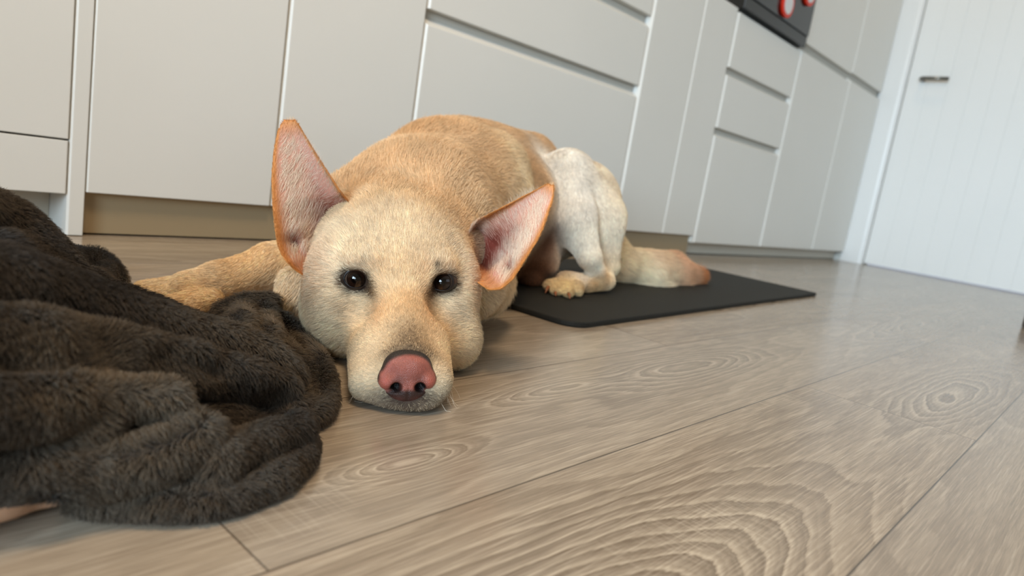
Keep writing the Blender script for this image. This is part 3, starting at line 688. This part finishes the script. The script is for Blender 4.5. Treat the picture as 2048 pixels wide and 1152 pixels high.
def coat(P, rnd=0.):
    N = len(P); rv = 1 + rnd * rng.normal(size=N); D = np.empty((N, 3)); Ln = np.empty(N); Li = np.empty(N); C = np.empty((N, 3))
    for a in range(0, N, 60000):
        p = P[a:a + 60000]; d2 = ((p[:, None] - SP[None]) ** 2).sum(-1); wt = 1 / (d2 + 1.5e-4) ** 2.0; wt /= wt.sum(1, keepdims=True)
        D[a:a + 60000] = wt @ SD; Ln[a:a + 60000] = wt @ SL; Li[a:a + 60000] = wt @ SI; C[a:a + 60000] = wt @ SC
    q = toH(P); hd = (q[:, 2] > -13) & (np.abs(q[:, 0]) < 11)
    def g(x, y, z, rx, ry, rz): return np.exp(-(((q[:, 0] - x) / rx) ** 2 + ((q[:, 1] - y) / ry) ** 2 + ((q[:, 2] - z) / rz) ** 2)) * hd
    def lay(C, m, c): m = np.clip(m * rv, 0, 1)[:, None]; return C * (1 - m) + c * m
    C = lay(C, .95 * g(0, -3.2, 9.0, 1.5, 2.0, 2.6), S3(104, 84, 64)); C = lay(C, .9 * g(0, -3.7, 10.2, 2.6, .7, 1.2), S3(60, 46, 38))                       # dusky patch above the nose
    for s_ in (-1, 1):
        rq = ((q[:, 0] - s_ * 3.9) / 1.5) ** 2 + ((q[:, 1] - .0) / 1.14) ** 2; C = lay(C, 1.25 * np.exp(-(rq * .88) ** 3) * hd * (q[:, 2] > -3), DARK); C = lay(C, 1.3 * g(s_ * 2.6, -.75, .8, .75, .6, 1.8), S3(44, 26, 16)); C = lay(C, .45 * g(s_ * 3.6, 1.35, .4, 1.5, .5, 1.6), S3(150, 104, 66))
        C = lay(C, .35 * g(s_ * 4.9, -2.2, .5, .9, 1.3, 1.5), S3(140, 110, 82))
        C = lay(C, .5 * g(s_ * 2.2, -2.2, 3.2, .7, 2.4, 3.), S3(218, 166, 116)); C = lay(C, .35 * g(s_ * 1.9, .9, .5, .7, 1.6, 2.), S3(226, 180, 130))
        C = lay(C, .7 * g(s_ * 1.3, -8.2, 10.2, 2.0, .8, 1.6), S3(92, 74, 62)); C = lay(C, .5 * g(s_ * 2.6, -7.3, 9.8, 1.2, .8, 1.4), S3(150, 132, 112))
        C = lay(C, .9 * g(s_ * 3.6, -8.4, 7.5, 1.2, .5, 4.), S3(50, 36, 30))
    C = lay(C, 1.5 * g(-.1, -6.9, 10.9, 2.0, .9, 2.0), S3(48, 36, 32)); C = lay(C, 1.2 * g(-.4, -8.6, 10.4, 4.2, .85, 3.2), S3(40, 30, 26)); C = lay(C, .5 * g(-.4, -7.4, 11.0, 3.2, .8, 1.8), S3(120, 100, 84))
    C = lay(C, .6 * g(-4.2, -5.6, 4.2, .7, .9, 1.2), S3(130, 110, 90)); C = lay(C, .8 * g(3.0, 1.55, .4, .35, .3, 2), DARK)
    C = lay(C, .8 * g(-6.7, -.8, -4.0, 1.5, 2.8, 2.6), ORNG); C = lay(C, .6 * g(7.0, -1.2, -4.6, 1.5, 2.6, 3.), ORNG)
    for (ax_, ay_, ad_, r1_, st_) in ((600, 530, .665, .017, .9), (612, 560, .66, .012, .6), (975, 575, .67, .014, .8), (958, 545, .675, .010, .5)):
        pt = W(ax_, ay_, ad_); C = lay(C, st_ * np.exp(-((P - pt) ** 2).sum(1) / r1_ ** 2), ORNG)
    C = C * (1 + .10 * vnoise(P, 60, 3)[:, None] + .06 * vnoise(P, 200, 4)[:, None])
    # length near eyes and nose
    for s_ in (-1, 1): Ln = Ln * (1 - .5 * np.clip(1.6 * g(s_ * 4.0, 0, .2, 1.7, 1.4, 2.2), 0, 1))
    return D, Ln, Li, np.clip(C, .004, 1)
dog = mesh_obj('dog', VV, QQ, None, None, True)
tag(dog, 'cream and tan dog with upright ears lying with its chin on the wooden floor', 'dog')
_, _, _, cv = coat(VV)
skinc = cv * .75 + .002
# inside of the ears: pink skin; rims orange
PINKD = S3(128, 60, 48)
nf = NV * NU; vv, uu = np.meshgrid(np.linspace(0, 1, NV), np.linspace(0, 1, NU), indexing='ij'); vv = vv.ravel(); uu = uu.ravel()
def ear_cols(inner):                                # inner: u of the deep hollow
    b = np.clip(1.15 * np.exp(-((uu - inner) / .24) ** 2 - ((vv - .68) / .26) ** 2), 0, 1)[:, None]
    ed = np.where(uu < .5, uu, 1 - uu); att = ((uu > .5) if inner > .5 else (uu < .5)) * np.clip((vv - .5) / .12, 0, 1)
    rim = (np.clip(1.4 - ed / .08, 0, 1) * (1 - att))[:, None]; tipm = np.clip(1 - vv / .10, 0, 1)[:, None]
    c = S3(200, 146, 126) * (1 - b) + PINKD * b; m = np.maximum(rim, tipm) * .9
    lowo = (np.clip((vv - .80) / .12, 0, 1) * np.clip(((1 - uu) if inner > .5 else uu) * 2.2 - .3, 0, 1))[:, None] * .9; m = np.maximum(m, lowo)
    c = c * (1 - m) + ORNG * m; uo_ = (1 - uu) if inner < .5 else uu
    pk = (.9 * np.exp(-((uo_ - .15) / .07) ** 2 - ((vv - .68) / .035) ** 2))[:, None]
    return c * (1 - pk) + S3(90, 44, 34) * pk
for r_, inn in ((2, .64), (3, .40)):
    ix = np.where(reg == r_)[0]; skinc[ix[:nf]] = ear_cols(inn); skinc[ix[nf:]] = TAN * .7
set_col(dog, skinc)
t = attr_mat('dog_skin', .75, .2); t.b.inputs['Subsurface Weight'].default_value = .0
dog.data.materials.append(t.m)
t = attr_mat('dog_hair', .6, .2); M['hair'] = t.m
print('dog mesh', round(time.time() - T0, 1))

# ---- eyes, lids, nose, claws
def uv_ball(c, r, ax, n1=28, n2=36):
    """sphere with its pole along ax, cornea bulge at the pole"""
    ax = norm(np.array(ax)); a = norm(np.cross(ax, [.1, .2, 1])); b = np.cross(ax, a); V = []; C = []
    for i in range(n1 + 1):
        th = np.pi * i / n1; 
        for k in range(n2):
            ph = 2 * np.pi * k / n2
            rr = r * (1 + .05 * math.exp(-(th / .45) ** 2)); V.append(c + rr * (math.cos(th) * ax + math.sin(th) * (math.cos(ph) * a + math.sin(ph) * b)))
            C.append((.0015, .001, .001) if th < .36 else (.012, .005, .003) if th < .72 else (.008, .005, .004) if th < .86 else (.12, .08, .06))
    Q = [(i * n2 + k, i * n2 + (k + 1) % n2, (i + 1) * n2 + (k + 1) % n2, (i + 1) * n2 + k) for i in range(n1) for k in range(n2)]
    return np.array(V), Q, np.array(C)
te = attr_mat('wet_eye', .04, .35); te.b.inputs['Coat Weight'].default_value = .4; te.b.inputs['Coat Roughness'].default_value = .02
lidm = simple('eyelid_skin', (.010, .006, .005, 1), .32, .5, (2500, .3, .0006))
for s_ in (-1, 1):
    c = HL(s_ * 3.95, -.05, -.75); look = norm(CP + np.array([0, 0, .0]) - c)
    V, Q, C = uv_ball(c, .0118, look)
    e_ = mesh_obj('eye', V, Q, te.m, dog, True); set_col(e_, C)
    # almond lid ring around the ball
    lx = norm(hx - look * (hx @ look)); ly = norm(hy - look * (hy @ look) - lx * (hy @ lx)); ring = []
    if s_ == -1: lx_in = lx
    else: lx_in = -lx
    nseg = 40; rows = []
    for (rr, dz, wv) in ((1.0, .0075, 0), (1.10, .0078, 1), (1.22, .0060, 1), (1.42, .0010, 1)):
        row = []
        for k in range(nseg):
            th = 2 * np.pi * k / nseg; ex, ey = math.cos(th), math.sin(th)
            ax_, ay_ = .0104, .0086
            px = ax_ * ex * rr; py = ay_ * ey * rr * (1. if ey > 0 else .92)
            if ex > .55: px += .0022 * (ex - .55) / .45; py -= .0022 * (ex - .55) / .45
            row.append(c + lx_in * px + ly * py + look * (math.sqrt(max(.0122 ** 2 - min(px * px + py * py, .0121 ** 2), 0)) * .35 + dz * .8))
        rows.append(row)
    V = np.array(rows).reshape(-1, 3); Q = [(i * nseg + k, i * nseg + (k + 1) % nseg, (i + 1) * nseg + (k + 1) % nseg, (i + 1) * nseg + k) for i in range(3) for k in range(nseg)]
    mesh_obj('eyelid', V, Q, lidm, dog, True)
# nose pad as its own implicit surface
HO_keep = HO; HO = HO - .0020 * hy - .0018 * hx + .0015 * hz
NB = (0, -5.15, 10.6)
fn = Field(HL(*NB) - .042, HL(*NB) + .042, .0007, .02)
e = lambda c, r, k=.004, op='+': fn.ell(HL(*c), np.array(r) * .01, HR, k, op)
cn = lambda a, b, ra, rb, k=.004, op='+': fn.cone(HL(*a), HL(*b), ra * .01, rb * .01, k, op)
e((0, -5.25, 10.2), (2.15, 1.95, 1.4), .006); e((0, -4.3, 10.2), (1.75, 1.2, 1.45), .006)
for s_ in (-1, 1): e((s_ * 1.4, -5.35, 10.4), (.95, .85, 1.2), .004)
e((0, -6.1, 10.3), (1.7, 1.35, 1.25), .006)
for s_ in (-1, 1):
    e((s_ * .92, -5.75, 11.7), (.44, .42, 1.0), .0022, '-'); cn((s_ * 1.0, -5.98, 11.4), (s_ * 2.1, -6.2, 10.9), .17, .09, .002, '-')
cn((0, -5.5, 11.85), (0, -7.4, 11.4), .05, .09, .002, '-')
Vn, Qn = fn.mesh(); qn = toH(Vn)
cn_ = np.tile(S3(158, 88, 74), (len(Vn), 1))
def ln(m, c):
    global cn_; m = np.clip(m, 0, 1)[:, None]; cn_ = cn_ * (1 - m) + np.array(c) * m
ln(np.clip(.3 + vnoise(Vn, 700, 51), 0, .4), S3(124, 68, 58))
ln(np.exp(-((np.abs(qn[:, 0]) - 1.8) / .42) ** 2 - ((qn[:, 1] + 5.5) / .5) ** 2), S3(186, 96, 80))
ln(.6 * np.exp(-((np.abs(qn[:, 0]) - .85) / .5) ** 2 - ((qn[:, 1] + 5.15) / .4) ** 2), S3(84, 44, 38))
low_ = -5.75 - .32 * np.exp(-((np.abs(qn[:, 0]) - 1.7) / .5) ** 2)
ln(np.clip((low_ - qn[:, 1]) * 3., 0, .95), S3(40, 26, 24))
ln(.5 * np.exp(-((np.abs(qn[:, 0]) - .75) / .5) ** 2 - ((qn[:, 1] + 6.75) / .3) ** 2), S3(104, 58, 50))
rad = np.sqrt((qn[:, 0] / 2.3) ** 2 + ((qn[:, 1] + 5.2) / 2.05) ** 2)
ln(np.clip((rad - .915) * 12, 0, 1) * np.clip((qn[:, 1] + 5.5) * 3, 0, 1), S3(30, 22, 21)); ln(np.clip((11.0 - qn[:, 2]) * 3., 0, 1) * np.clip((qn[:, 1] + 4.9) * 3 + (rad > .97) * 3, 0, 1), S3(30, 22, 21))
for s_ in (-1, 1):
    ln(1.6 * np.exp(-((qn[:, 0] - s_ * 1.0) / .5) ** 2 - ((qn[:, 1] + 5.78) / .4) ** 2 - np.clip((qn[:, 2] - 11.35) / .3, 0, 9) ** 2), S3(14, 8, 8))
HO = HO_keep
tn = attr_mat('nose_leather', .36, .5)
vo = tn.n('ShaderNodeTexVoronoi'); tn.set(vo.inputs['Vector'], tn.pos()); vo.inputs['Scale'].default_value = 1500
tn.bump(vo.outputs['Distance'], .6, .0008)
nose = mesh_obj('nose', Vn, Qn, tn.m, dog, True); set_col(nose, cn_)
clawm = simple('claw_horn', srgb(150, 92, 56), .35, .5)
for a, b in (((1098, 572, 1.165), (1090, 590, 1.150)), ((1110, 585, 1.148), (1110, 602, 1.138)), ((1137, 588, 1.142), (1139, 603, 1.132)), ((300, 580, .765), (286, 592, .757)), ((311, 598, .743), (299, 611, .738))):
    A_, B_ = W(*a), W(*b); B_[2] = max(B_[2], .0105 if a[0] > 1000 else .003); A_[2] = max(A_[2], .0135 if a[0] > 1000 else .0045); m_ = (A_ + B_) / 2 + [0, 0, .002]
    V, Q = tube([A_, m_, B_], [.0033, .0027, .0008], 10); mesh_obj('claw', V, Q, clawm, dog, True)

# ---- fur
P, fi = scatter(Vh, Qh, 2.1e6 * QUICK); q = toH(P)
nr = fh.gradient(P); D, Ln, Li, C = coat(P, .45)
ok = np.ones(len(P), bool)
for s_ in (-1, 1): ok &= (((q[:, 0] - s_ * 3.97) / 1.14) ** 2 + ((q[:, 1] + .0) / .95) ** 2 > 1) | (q[:, 2] < -2.5)
ok &= ~((q[:, 2] > 9.4) & (((q[:, 0] + .18) / 2.05) ** 2 + ((q[:, 1] + 5.3) / 1.75) ** 2 < 1)); ok &= P[:, 2] > .0035
P1, n1, D1, L1, I1, C1 = P[ok], nr[ok], D[ok], Ln[ok], Li[ok], C[ok]
C1 = C1 * (1 + rng.normal(size=(len(C1), 1)) * .15)
P, fi = scatter(Vb, Qb, .78e6 * QUICK); nr = fb.gradient(P); D, Ln, Li, C = coat(P); ok = P[:, 2] > .005
P2, n2, D2, L2, I2, C2 = P[ok], nr[ok], D[ok], Ln[ok], Li[ok], C[ok]
C2 = C2 * (1 + rng.normal(size=(len(C2), 1)) * .13)
print('roots', len(P1), len(P2), round(time.time() - T0, 1))
dogp = dog
fr = np.clip(.3 + L1 * 45, .3, .8)
hair_curves('fur', np.concatenate([P1, P2]), np.concatenate([n1, n2]), np.concatenate([D1 + .18 * np.stack([vnoise(P1, 90, k) for k in (5, 6, 7)], -1), D2 + .5 * np.stack([vnoise(P2, 45, k) for k in (8, 9, 10)], -1)]),
            np.concatenate([L1, L2]), np.concatenate([I1, I2]), np.clip(np.concatenate([C1, C2]), .003, 1), np.concatenate([np.full(len(P1), .00015), np.full(len(P2), .00024)]) / QUICK ** .5, M['hair'], dogp, 4, .5, .2, .5, .0034, tuft=.07)
# ears: short coat on the backs and rims, long pale hairs inside
for (E_, inner, nm) in ((EAR_L, .64, -1), (EAR_R, .40, 1)):
    V, Qf, Qk, Qr, A_, B_ = E_; Pf = V[:nf].reshape(NV, NU, 3)
    fn_ = norm(np.cross(Pf[1:, :-1] - Pf[:-1, :-1], Pf[:-1, 1:] - Pf[:-1, :-1])).reshape(-1, 3); bk = -CM.T @ np.array([0, 0, 1.])
    fn_ *= -np.sign(fn_ @ bk)[:, None]
    up = norm(Pf[:-1, :-1] - Pf[1:, :-1]).reshape(-1, 3)             # towards the tip
    ac = norm(Pf[:-1, 1:] - Pf[:-1, :-1]).reshape(-1, 3)             # from the left to the right edge
    def uv_of(P, fi, Q): return vv[Q[fi, 0] % nf], uu[Q[fi, 0] % nf]
    # inner hairs
    ar = np.linalg.norm(np.cross(V[Qf[:, 1]] - V[Qf[:, 0]], V[Qf[:, 3]] - V[Qf[:, 0]]), axis=1)
    vf, uf = vv[Qf[:, 0]], uu[Qf[:, 0]]
    hol = np.clip(1.7 * np.exp(-((uf - inner - (.04 if inner > .5 else 0)) / .19) ** 2 - ((vf - .68) / .22) ** 2), 0, 1)
    P, fi = scatter(V, Qf, .55e6 * QUICK * (1 - .93 * hol) * (1 + 1.2 * np.clip(1 - np.minimum(uf, 1 - uf) / .12, 0, 1))); v_, u_ = vf[fi], uf[fi]
    side = np.where(u_ < inner, 1., -1.)[:, None]
    edge = np.minimum(u_, 1 - u_)
    att = ((u_ > .5) if inner > .5 else (u_ < .5)) * np.clip((v_ - .5) / .12, 0, 1)
    rim = np.clip(1.5 - edge / .07, 0, 1) * (1 - att); tipm = np.clip(1.4 - v_ / .10, 0, 1); low = np.clip((v_ - .74) / .1, 0, 1) * np.clip(((1 - u_) if inner > .5 else u_) * 2.2 - .3, 0, 1)
    m = np.clip(np.maximum(np.maximum(rim, tipm), low * .85), 0, 1)
    side2 = side if nm == -1 else side
    fl = up[fi] * .9 + ac[fi] * (-nm * (.6 + .9 * np.where((u_ > .5) if inner > .5 else (u_ < .5), 1, 0)))[:, None] * (1 - m)[:, None]
    base = S3(240, 222, 200) * (1 - .0) ; hh = np.clip(1.3 * np.exp(-((u_ - inner) / .25) ** 2 - ((v_ - .66) / .25) ** 2), 0, 1)[:, None]
    C = base * (1 - .75 * hh) + S3(186, 118, 100) * .75 * hh; C = C * (1 - m[:, None]) + ORNG * .92 * m[:, None]; uo_ = (1 - u_) if inner < .5 else u_; pk = (.8 * np.exp(-((uo_ - .15) / .07) ** 2 - ((v_ - .68) / .035) ** 2))[:, None]; C = C * (1 - pk) + S3(110, 60, 44) * pk
    C = np.clip(C * (1 + rng.normal(size=(len(P), 1)) * .08), .01, 1)
    Lh = (.0115 * (1 - m) + .0035 * m) * np.interp(v_, [0, .3, 1], [.7, 1, 1.25])
    hair_curves('ear_hair', P, fn_[fi], fl, Lh, .16 + .1 * m, C, .00010 / QUICK ** .5, M['hair'], dogp, 4, .4, .2, .05, .003)
    P, fi = scatter(V, Qk, 1.1e6 * QUICK); nn = -fn_[fi]; C = TAN * np.ones((len(P), 1)); v_, u_ = vv[Qk[fi, 0] % nf], uu[Qk[fi, 0] % nf]
    m = np.clip(1 - np.minimum(u_, 1 - u_) / .12, 0, 1)[:, None]; C = C * (1 - m) + ORNG * m
    Pr, fr_ = scatter(V, Qr, 5e6 * QUICK); ei = Qr[fr_, 0] % nf; r_i, r_j = ei // NU, ei % NU
    fidx = np.clip(r_i, 0, NV - 2) * (NU - 1) + np.clip(r_j, 0, NU - 2)
    outw = ac[fidx] * np.where(r_j > NU // 2, 1., -1.)[:, None]
    outw = np.where((r_i < 2)[:, None], up[fidx], outw)
    P = np.concatenate([P, Pr]); nn = np.concatenate([nn, outw]); fl = np.concatenate([up[fi], up[fidx]])
    C = np.concatenate([C, ORNG * np.ones((len(Pr), 1))]) * (1 + rng.normal(size=(len(P), 1)) * .14)
    hair_curves('ear_coat', P, nn, fl, np.r_[np.full(len(fi), .0055), np.full(len(Pr), .0028)], .22, np.clip(C, .01, 1), .00011 / QUICK ** .5, M['hair'], dogp, 4, .4, .2, .2, .003)
# whiskers
wr = []; wd2 = []
for s_ in (-1, 1):
    for k in range(12):
        wr.append(HL(s_ * (2.6 + .5 * rng.random()) - .3, -5.4 - 2.2 * rng.random(), 8.2 + 1.8 * rng.random())); wd2.append(s_ * hx * 1.0 + hy * rng.uniform(-.5, .1) + hz * rng.uniform(-.2, .5))
wr = np.array(wr); wn = norm(np.array(wd2))
hair_curves('whiskers', wr, wn, np.tile(-hy, (len(wr), 1)) + .3 * wn, np.full(len(wr), .034) * rng.uniform(.5, 1.1, len(wr)), 1.0, np.tile(S3(235, 225, 205), (len(wr), 1)), .00012, M['hair'], dogp, 6, .8, .2)
print('fur', round(time.time() - T0, 1))

# ================================================================== the fleece blanket
def fold(f, pts, k=.010):
    C_ = [G(x, y, z) for x, y, z, r in pts]; R_ = [p[3] for p in pts]
    C_ = np.array(C_); n = len(C_)
    # smooth the path
    s_ = np.linspace(0, n - 1, (n - 1) * 4 + 1); P = np.stack([np.interp(s_, np.arange(n), C_[:, i]) for i in range(3)], -1); Rr = np.interp(s_, np.arange(n), R_)
    for _ in range(4): P[1:-1] = .25 * P[:-2] + .5 * P[1:-1] + .25 * P[2:]
    f.chain(P, Rr, k)
fk = Field((-.12, .22, -.01), (.52, 1.12, .24), .003)
for pts in (
    # mass under the folds
    [(-300, 740, .030, .044), (-60, 745, .030, .040), (150, 785, .018, .033), (330, 805, .012, .028), (480, 800, .006, .018), (580, 795, .002, .010)],
    [(-300, 640, .04, .05), (0, 640, .04, .044), (180, 672, .03, .034), (350, 700, .018, .025), (500, 728, .009, .016), (590, 740, .003, .010)],
    [(-200, 850, .022, .024), (60, 860, .018, .018), (250, 895, .012, .017), (420, 890, .008, .014), (540, 870, .004, .009)],
): fold(fk, pts, .02)
for pts in (
    # long top ridge falling from the left to the floor beside the muzzle
    [(-200, 560, .112, .020), (0, 575, .104, .018), (137, 612, .090, .017), (275, 660, .072, .016), (412, 694, .057, .015), (509, 712, .046, .013), (585, 755, .030, .010)],
    # broad second ridge under it
    [(-200, 700, .088, .020), (0, 690, .085, .015), (150, 700, .077, .015), (290, 715, .066, .014), (412, 742, .052, .013), (500, 765, .038, .011), (570, 782, .026, .009)],
    # third, at the left
    [(-150, 745, .078, .015), (0, 738, .075, .012), (103, 758, .066, .011), (206, 788, .057, .010)],
    # curled fold in the middle
    [(-150, 830, .064, .018), (0, 822, .062, .014), (137, 806, .059, .012), (225, 795, .057, .011), (290, 795, .054, .011), (370, 802, .050, .012), (412, 835, .042, .012), (405, 880, .034, .012), (330, 915, .030, .012), (206, 938, .026, .012), (120, 946, .029, .011), (20, 938, .034, .012), (-120, 935, .038, .013)],
    [(-150, 865, .045, .014), (20, 870, .043, .012), (120, 872, .042, .012), (190, 850, .046, .012)],
    # lower right rolls
    [(430, 945, .020, .010), (442, 915, .026, .010), (500, 885, .026, .010), (560, 868, .024, .009), (598, 856, .020, .008)],
    [(425, 850, .024, .010), (490, 846, .018, .010), (550, 838, .014, .009), (610, 812, .010, .009)],
    [(470, 935, .014, .010), (540, 912, .014, .009), (585, 880, .012, .008)],
    # rolled hem along the bottom
    [(165, 985, .010, .008), (230, 997, .008, .009), (320, 1008, .007, .009), (410, 1010, .007, .009), (500, 988, .007, .009), (560, 952, .007, .009), (595, 918, .007, .008), (603, 885, .007, .008)],
    [(240, 965, .010, .014), (360, 978, .008, .014), (470, 962, .007, .013), (545, 925, .006, .012)],
    # flat flap by the muzzle with its rounded hem
    [(605, 845, .006, .007), (640, 832, .006, .008), (652, 795, .006, .008), (645, 750, .007, .008), (631, 710, .008, .008), (608, 676, .010, .008), (572, 646, .012, .008), (520, 632, .016, .009), (450, 640, .022, .010)],
    [(540, 690, .012, .013), (595, 735, .006, .010), (620, 785, .002, .010), (608, 825, .002, .009)],
    [(560, 780, .004, .016), (600, 820, .002, .012)],
    # small corner flap lying on the paw side
    [(440, 625, .026, .007), (480, 606, .028, .007), (520, 600, .026, .007), (545, 608, .020, .006), (540, 620, .012, .006)],
    # heap at the far left
    [(-160, 425, .122, .022), (-40, 438, .115, .019), (30, 468, .105, .017), (80, 510, .094, .015), (125, 550, .083, .013), (165, 585, .074, .011)],
    [(-120, 398, .113, .020), (10, 420, .104, .013), (60, 450, .094, .011), (100, 490, .083, .009), (122, 522, .072, .008)],
    [(-200, 510, .088, .036), (0, 550, .082, .028), (90, 590, .068, .020)],
    # dark flap behind on the floor
    [(90, 535, .035, .016), (150, 520, .020, .015), (200, 518, .016, .014), (225, 540, .012, .010), (236, 568, .010, .008)],
    [(120, 570, .036, .016), (190, 578, .022, .015), (222, 582, .013, .009)],
    # cloth running down from the ridge to the flaps behind it
    [(60, 600, .095, .020), (80, 570, .060, .022), (110, 540, .028, .020), (150, 520, .020, .015)],
    [(150, 620, .082, .018), (165, 596, .045, .020), (190, 570, .024, .016), (215, 545, .014, .011)],
    [(-20, 560, .090, .024), (20, 520, .085, .022), (60, 490, .092, .016)],
    [(470, 705, .044, .014), (480, 655, .028, .014), (488, 615, .024, .009)],
    [(530, 700, .028, .012), (535, 650, .018, .012), (530, 612, .022, .007)],
): fold(fk, pts, .0055)
for pts, op in (
    ([(-150, 640, .116, .014), (0, 640, .110, .013), (140, 650, .101, .012), (240, 684, .086, .011), (350, 716, .069, .009), (440, 742, .054, .007)], '-'),
    ([(430, 800, .050, .014), (500, 808, .037, .016), (565, 803, .026, .012)], '-'),
    ([(180, 905, .055, .012), (225, 862, .060, .012), (268, 822, .063, .009)], '-'),
    ([(470, 910, .040, .007), (480, 925, .034, .008)], '-'),
    ([(-100, 725, .098, .006), (80, 728, .092, .006), (180, 752, .080, .006)], '-'),
):
    C_ = np.array([G(x, y, z) for x, y, z, r in pts]); fk.chain(C_, [p[3] for p in pts], .012, '-')
# wrinkles, then rest on the floor
X_, Y_, Z_ = np.meshgrid(*[a.astype(np.float32) for a in fk.ax], indexing='ij')
Pn = np.stack([X_, Y_, Z_], -1); m_ = np.abs(fk.F) < .02; fk.F[m_] += (vnoise(Pn[m_], 45, 21) * .0024 + vnoise(Pn[m_], 120, 22) * .0009).astype(np.float32)
del X_, Y_, Z_, Pn
FLOORZ = .002; clip_floor(fk, False)
# the dog lies against it, never inside it
pts_ = np.stack(np.meshgrid(*fk.ax, indexing='ij'), -1).reshape(-1, 3); near = np.where((fk.F.ravel() < .01) & (pts_[:, 0] > fb.lo[0] + .01) & (pts_[:, 1] > fb.lo[1] + .01))[0]
dgv = fb.sample(pts_[near]); ff = fk.F.ravel(); ff[near] = np.maximum(ff[near], (.004 - dgv)); fk.F = ff.reshape(fk.F.shape); del pts_
# ---- a person's leg showing under the blanket at the lower left
fl_ = Field((-.30, .10, -.01), (.26, .52, .12), .002)
def GL(x, y, z): return G(x, y, z)
a0 = GL(-420, 1040, .022); a1 = GL(-150, 1012, .0165); a2 = GL(0, 993, .012); a3 = GL(110, 976, .0098); a4 = GL(190, 960, .009)
fl_.chain([a0, a1, a2, a3, a4], [.021, .016, .0115, .0085, .007], .008)
clip_floor(fl_, False)
Vl, Ql = fl_.mesh()
ts = NT('skin'); p_ = ts.pos()
ts.set(ts.b.inputs['Base Color'], ts.mix(ts.noise(p_, 60, 4), srgb(206, 160, 128), srgb(222, 178, 146))); ts.b.inputs['Roughness'].default_value = .5
ts.b.inputs['Subsurface Weight'].default_value = .15; ts.b.inputs['Subsurface Radius'].default_value = (.01, .004, .002); ts.bump(ts.noise(p_, 900, 3), .2, .0006)
pl = mesh_obj('person', Vl, Ql, ts.m, None, True)
tag(pl, 'bare skin edge of a person resting on the floor under the dark blanket', 'person')
pts_ = np.stack(np.meshgrid(*fk.ax, indexing='ij'), -1).reshape(-1, 3); m_ = np.where((fk.F.ravel() < .01) & (pts_[:, 0] > fl_.lo[0]) & (pts_[:, 0] < fl_.ax[0][-1]) & (pts_[:, 1] > fl_.lo[1]) & (pts_[:, 1] < fl_.ax[1][-1]) & (pts_[:, 2] < fl_.ax[2][-1]))[0]
ff = fk.F.ravel(); ff[m_] = np.maximum(ff[m_], .002 - fl_.sample(pts_[m_])); fk.F = ff.reshape(fk.F.shape); del pts_
Vk, Qk_ = fk.mesh()
blanket = mesh_obj('blanket', Vk, Qk_, None, None, True)
tag(blanket, 'dark charcoal fluffy fleece blanket crumpled on the floor at the left', 'blanket')
set_col(blanket, np.tile(S3(40, 36, 32), (len(Vk), 1)))
t = attr_mat('fleece_backing', .95, .05); blanket.data.materials.append(t.m)
t = attr_mat('fleece_pile', .62, .25, .3); M['pile'] = t.m
cen = Vk[Qk_].mean(1); dist = np.linalg.norm(cen - CP, axis=1)
P, fi = scatter(Vk, Qk_, np.clip(.42 / dist, .5, 1.2) ** 2 * 1.55e6 * QUICK); nr = fk.gradient(P)
ok = P[:, 2] > .004; P, nr = P[ok], nr[ok]
fl = np.stack([vnoise(P, 28, k) for k in (31, 32, 33)], -1) * 1.0 + np.array([.35, -.35, -.55])
patch = np.clip(vnoise(P, 22, 41) * .9 + .45, 0, 1)[:, None]
C = S3(51, 43, 36) * (1 - patch) + S3(101, 88, 72) * patch; C = np.clip(C * (1 + rng.normal(size=(len(P), 1)) * .22), .003, 1)
hair_curves('fleece_pile', P, nr, fl, .0062, .75, C, .00016 / QUICK ** .5, M['pile'], blanket, 4, .6, .3, .45, .0030, .5, tuft=.12)
print('blanket', len(P), round(time.time() - T0, 1))
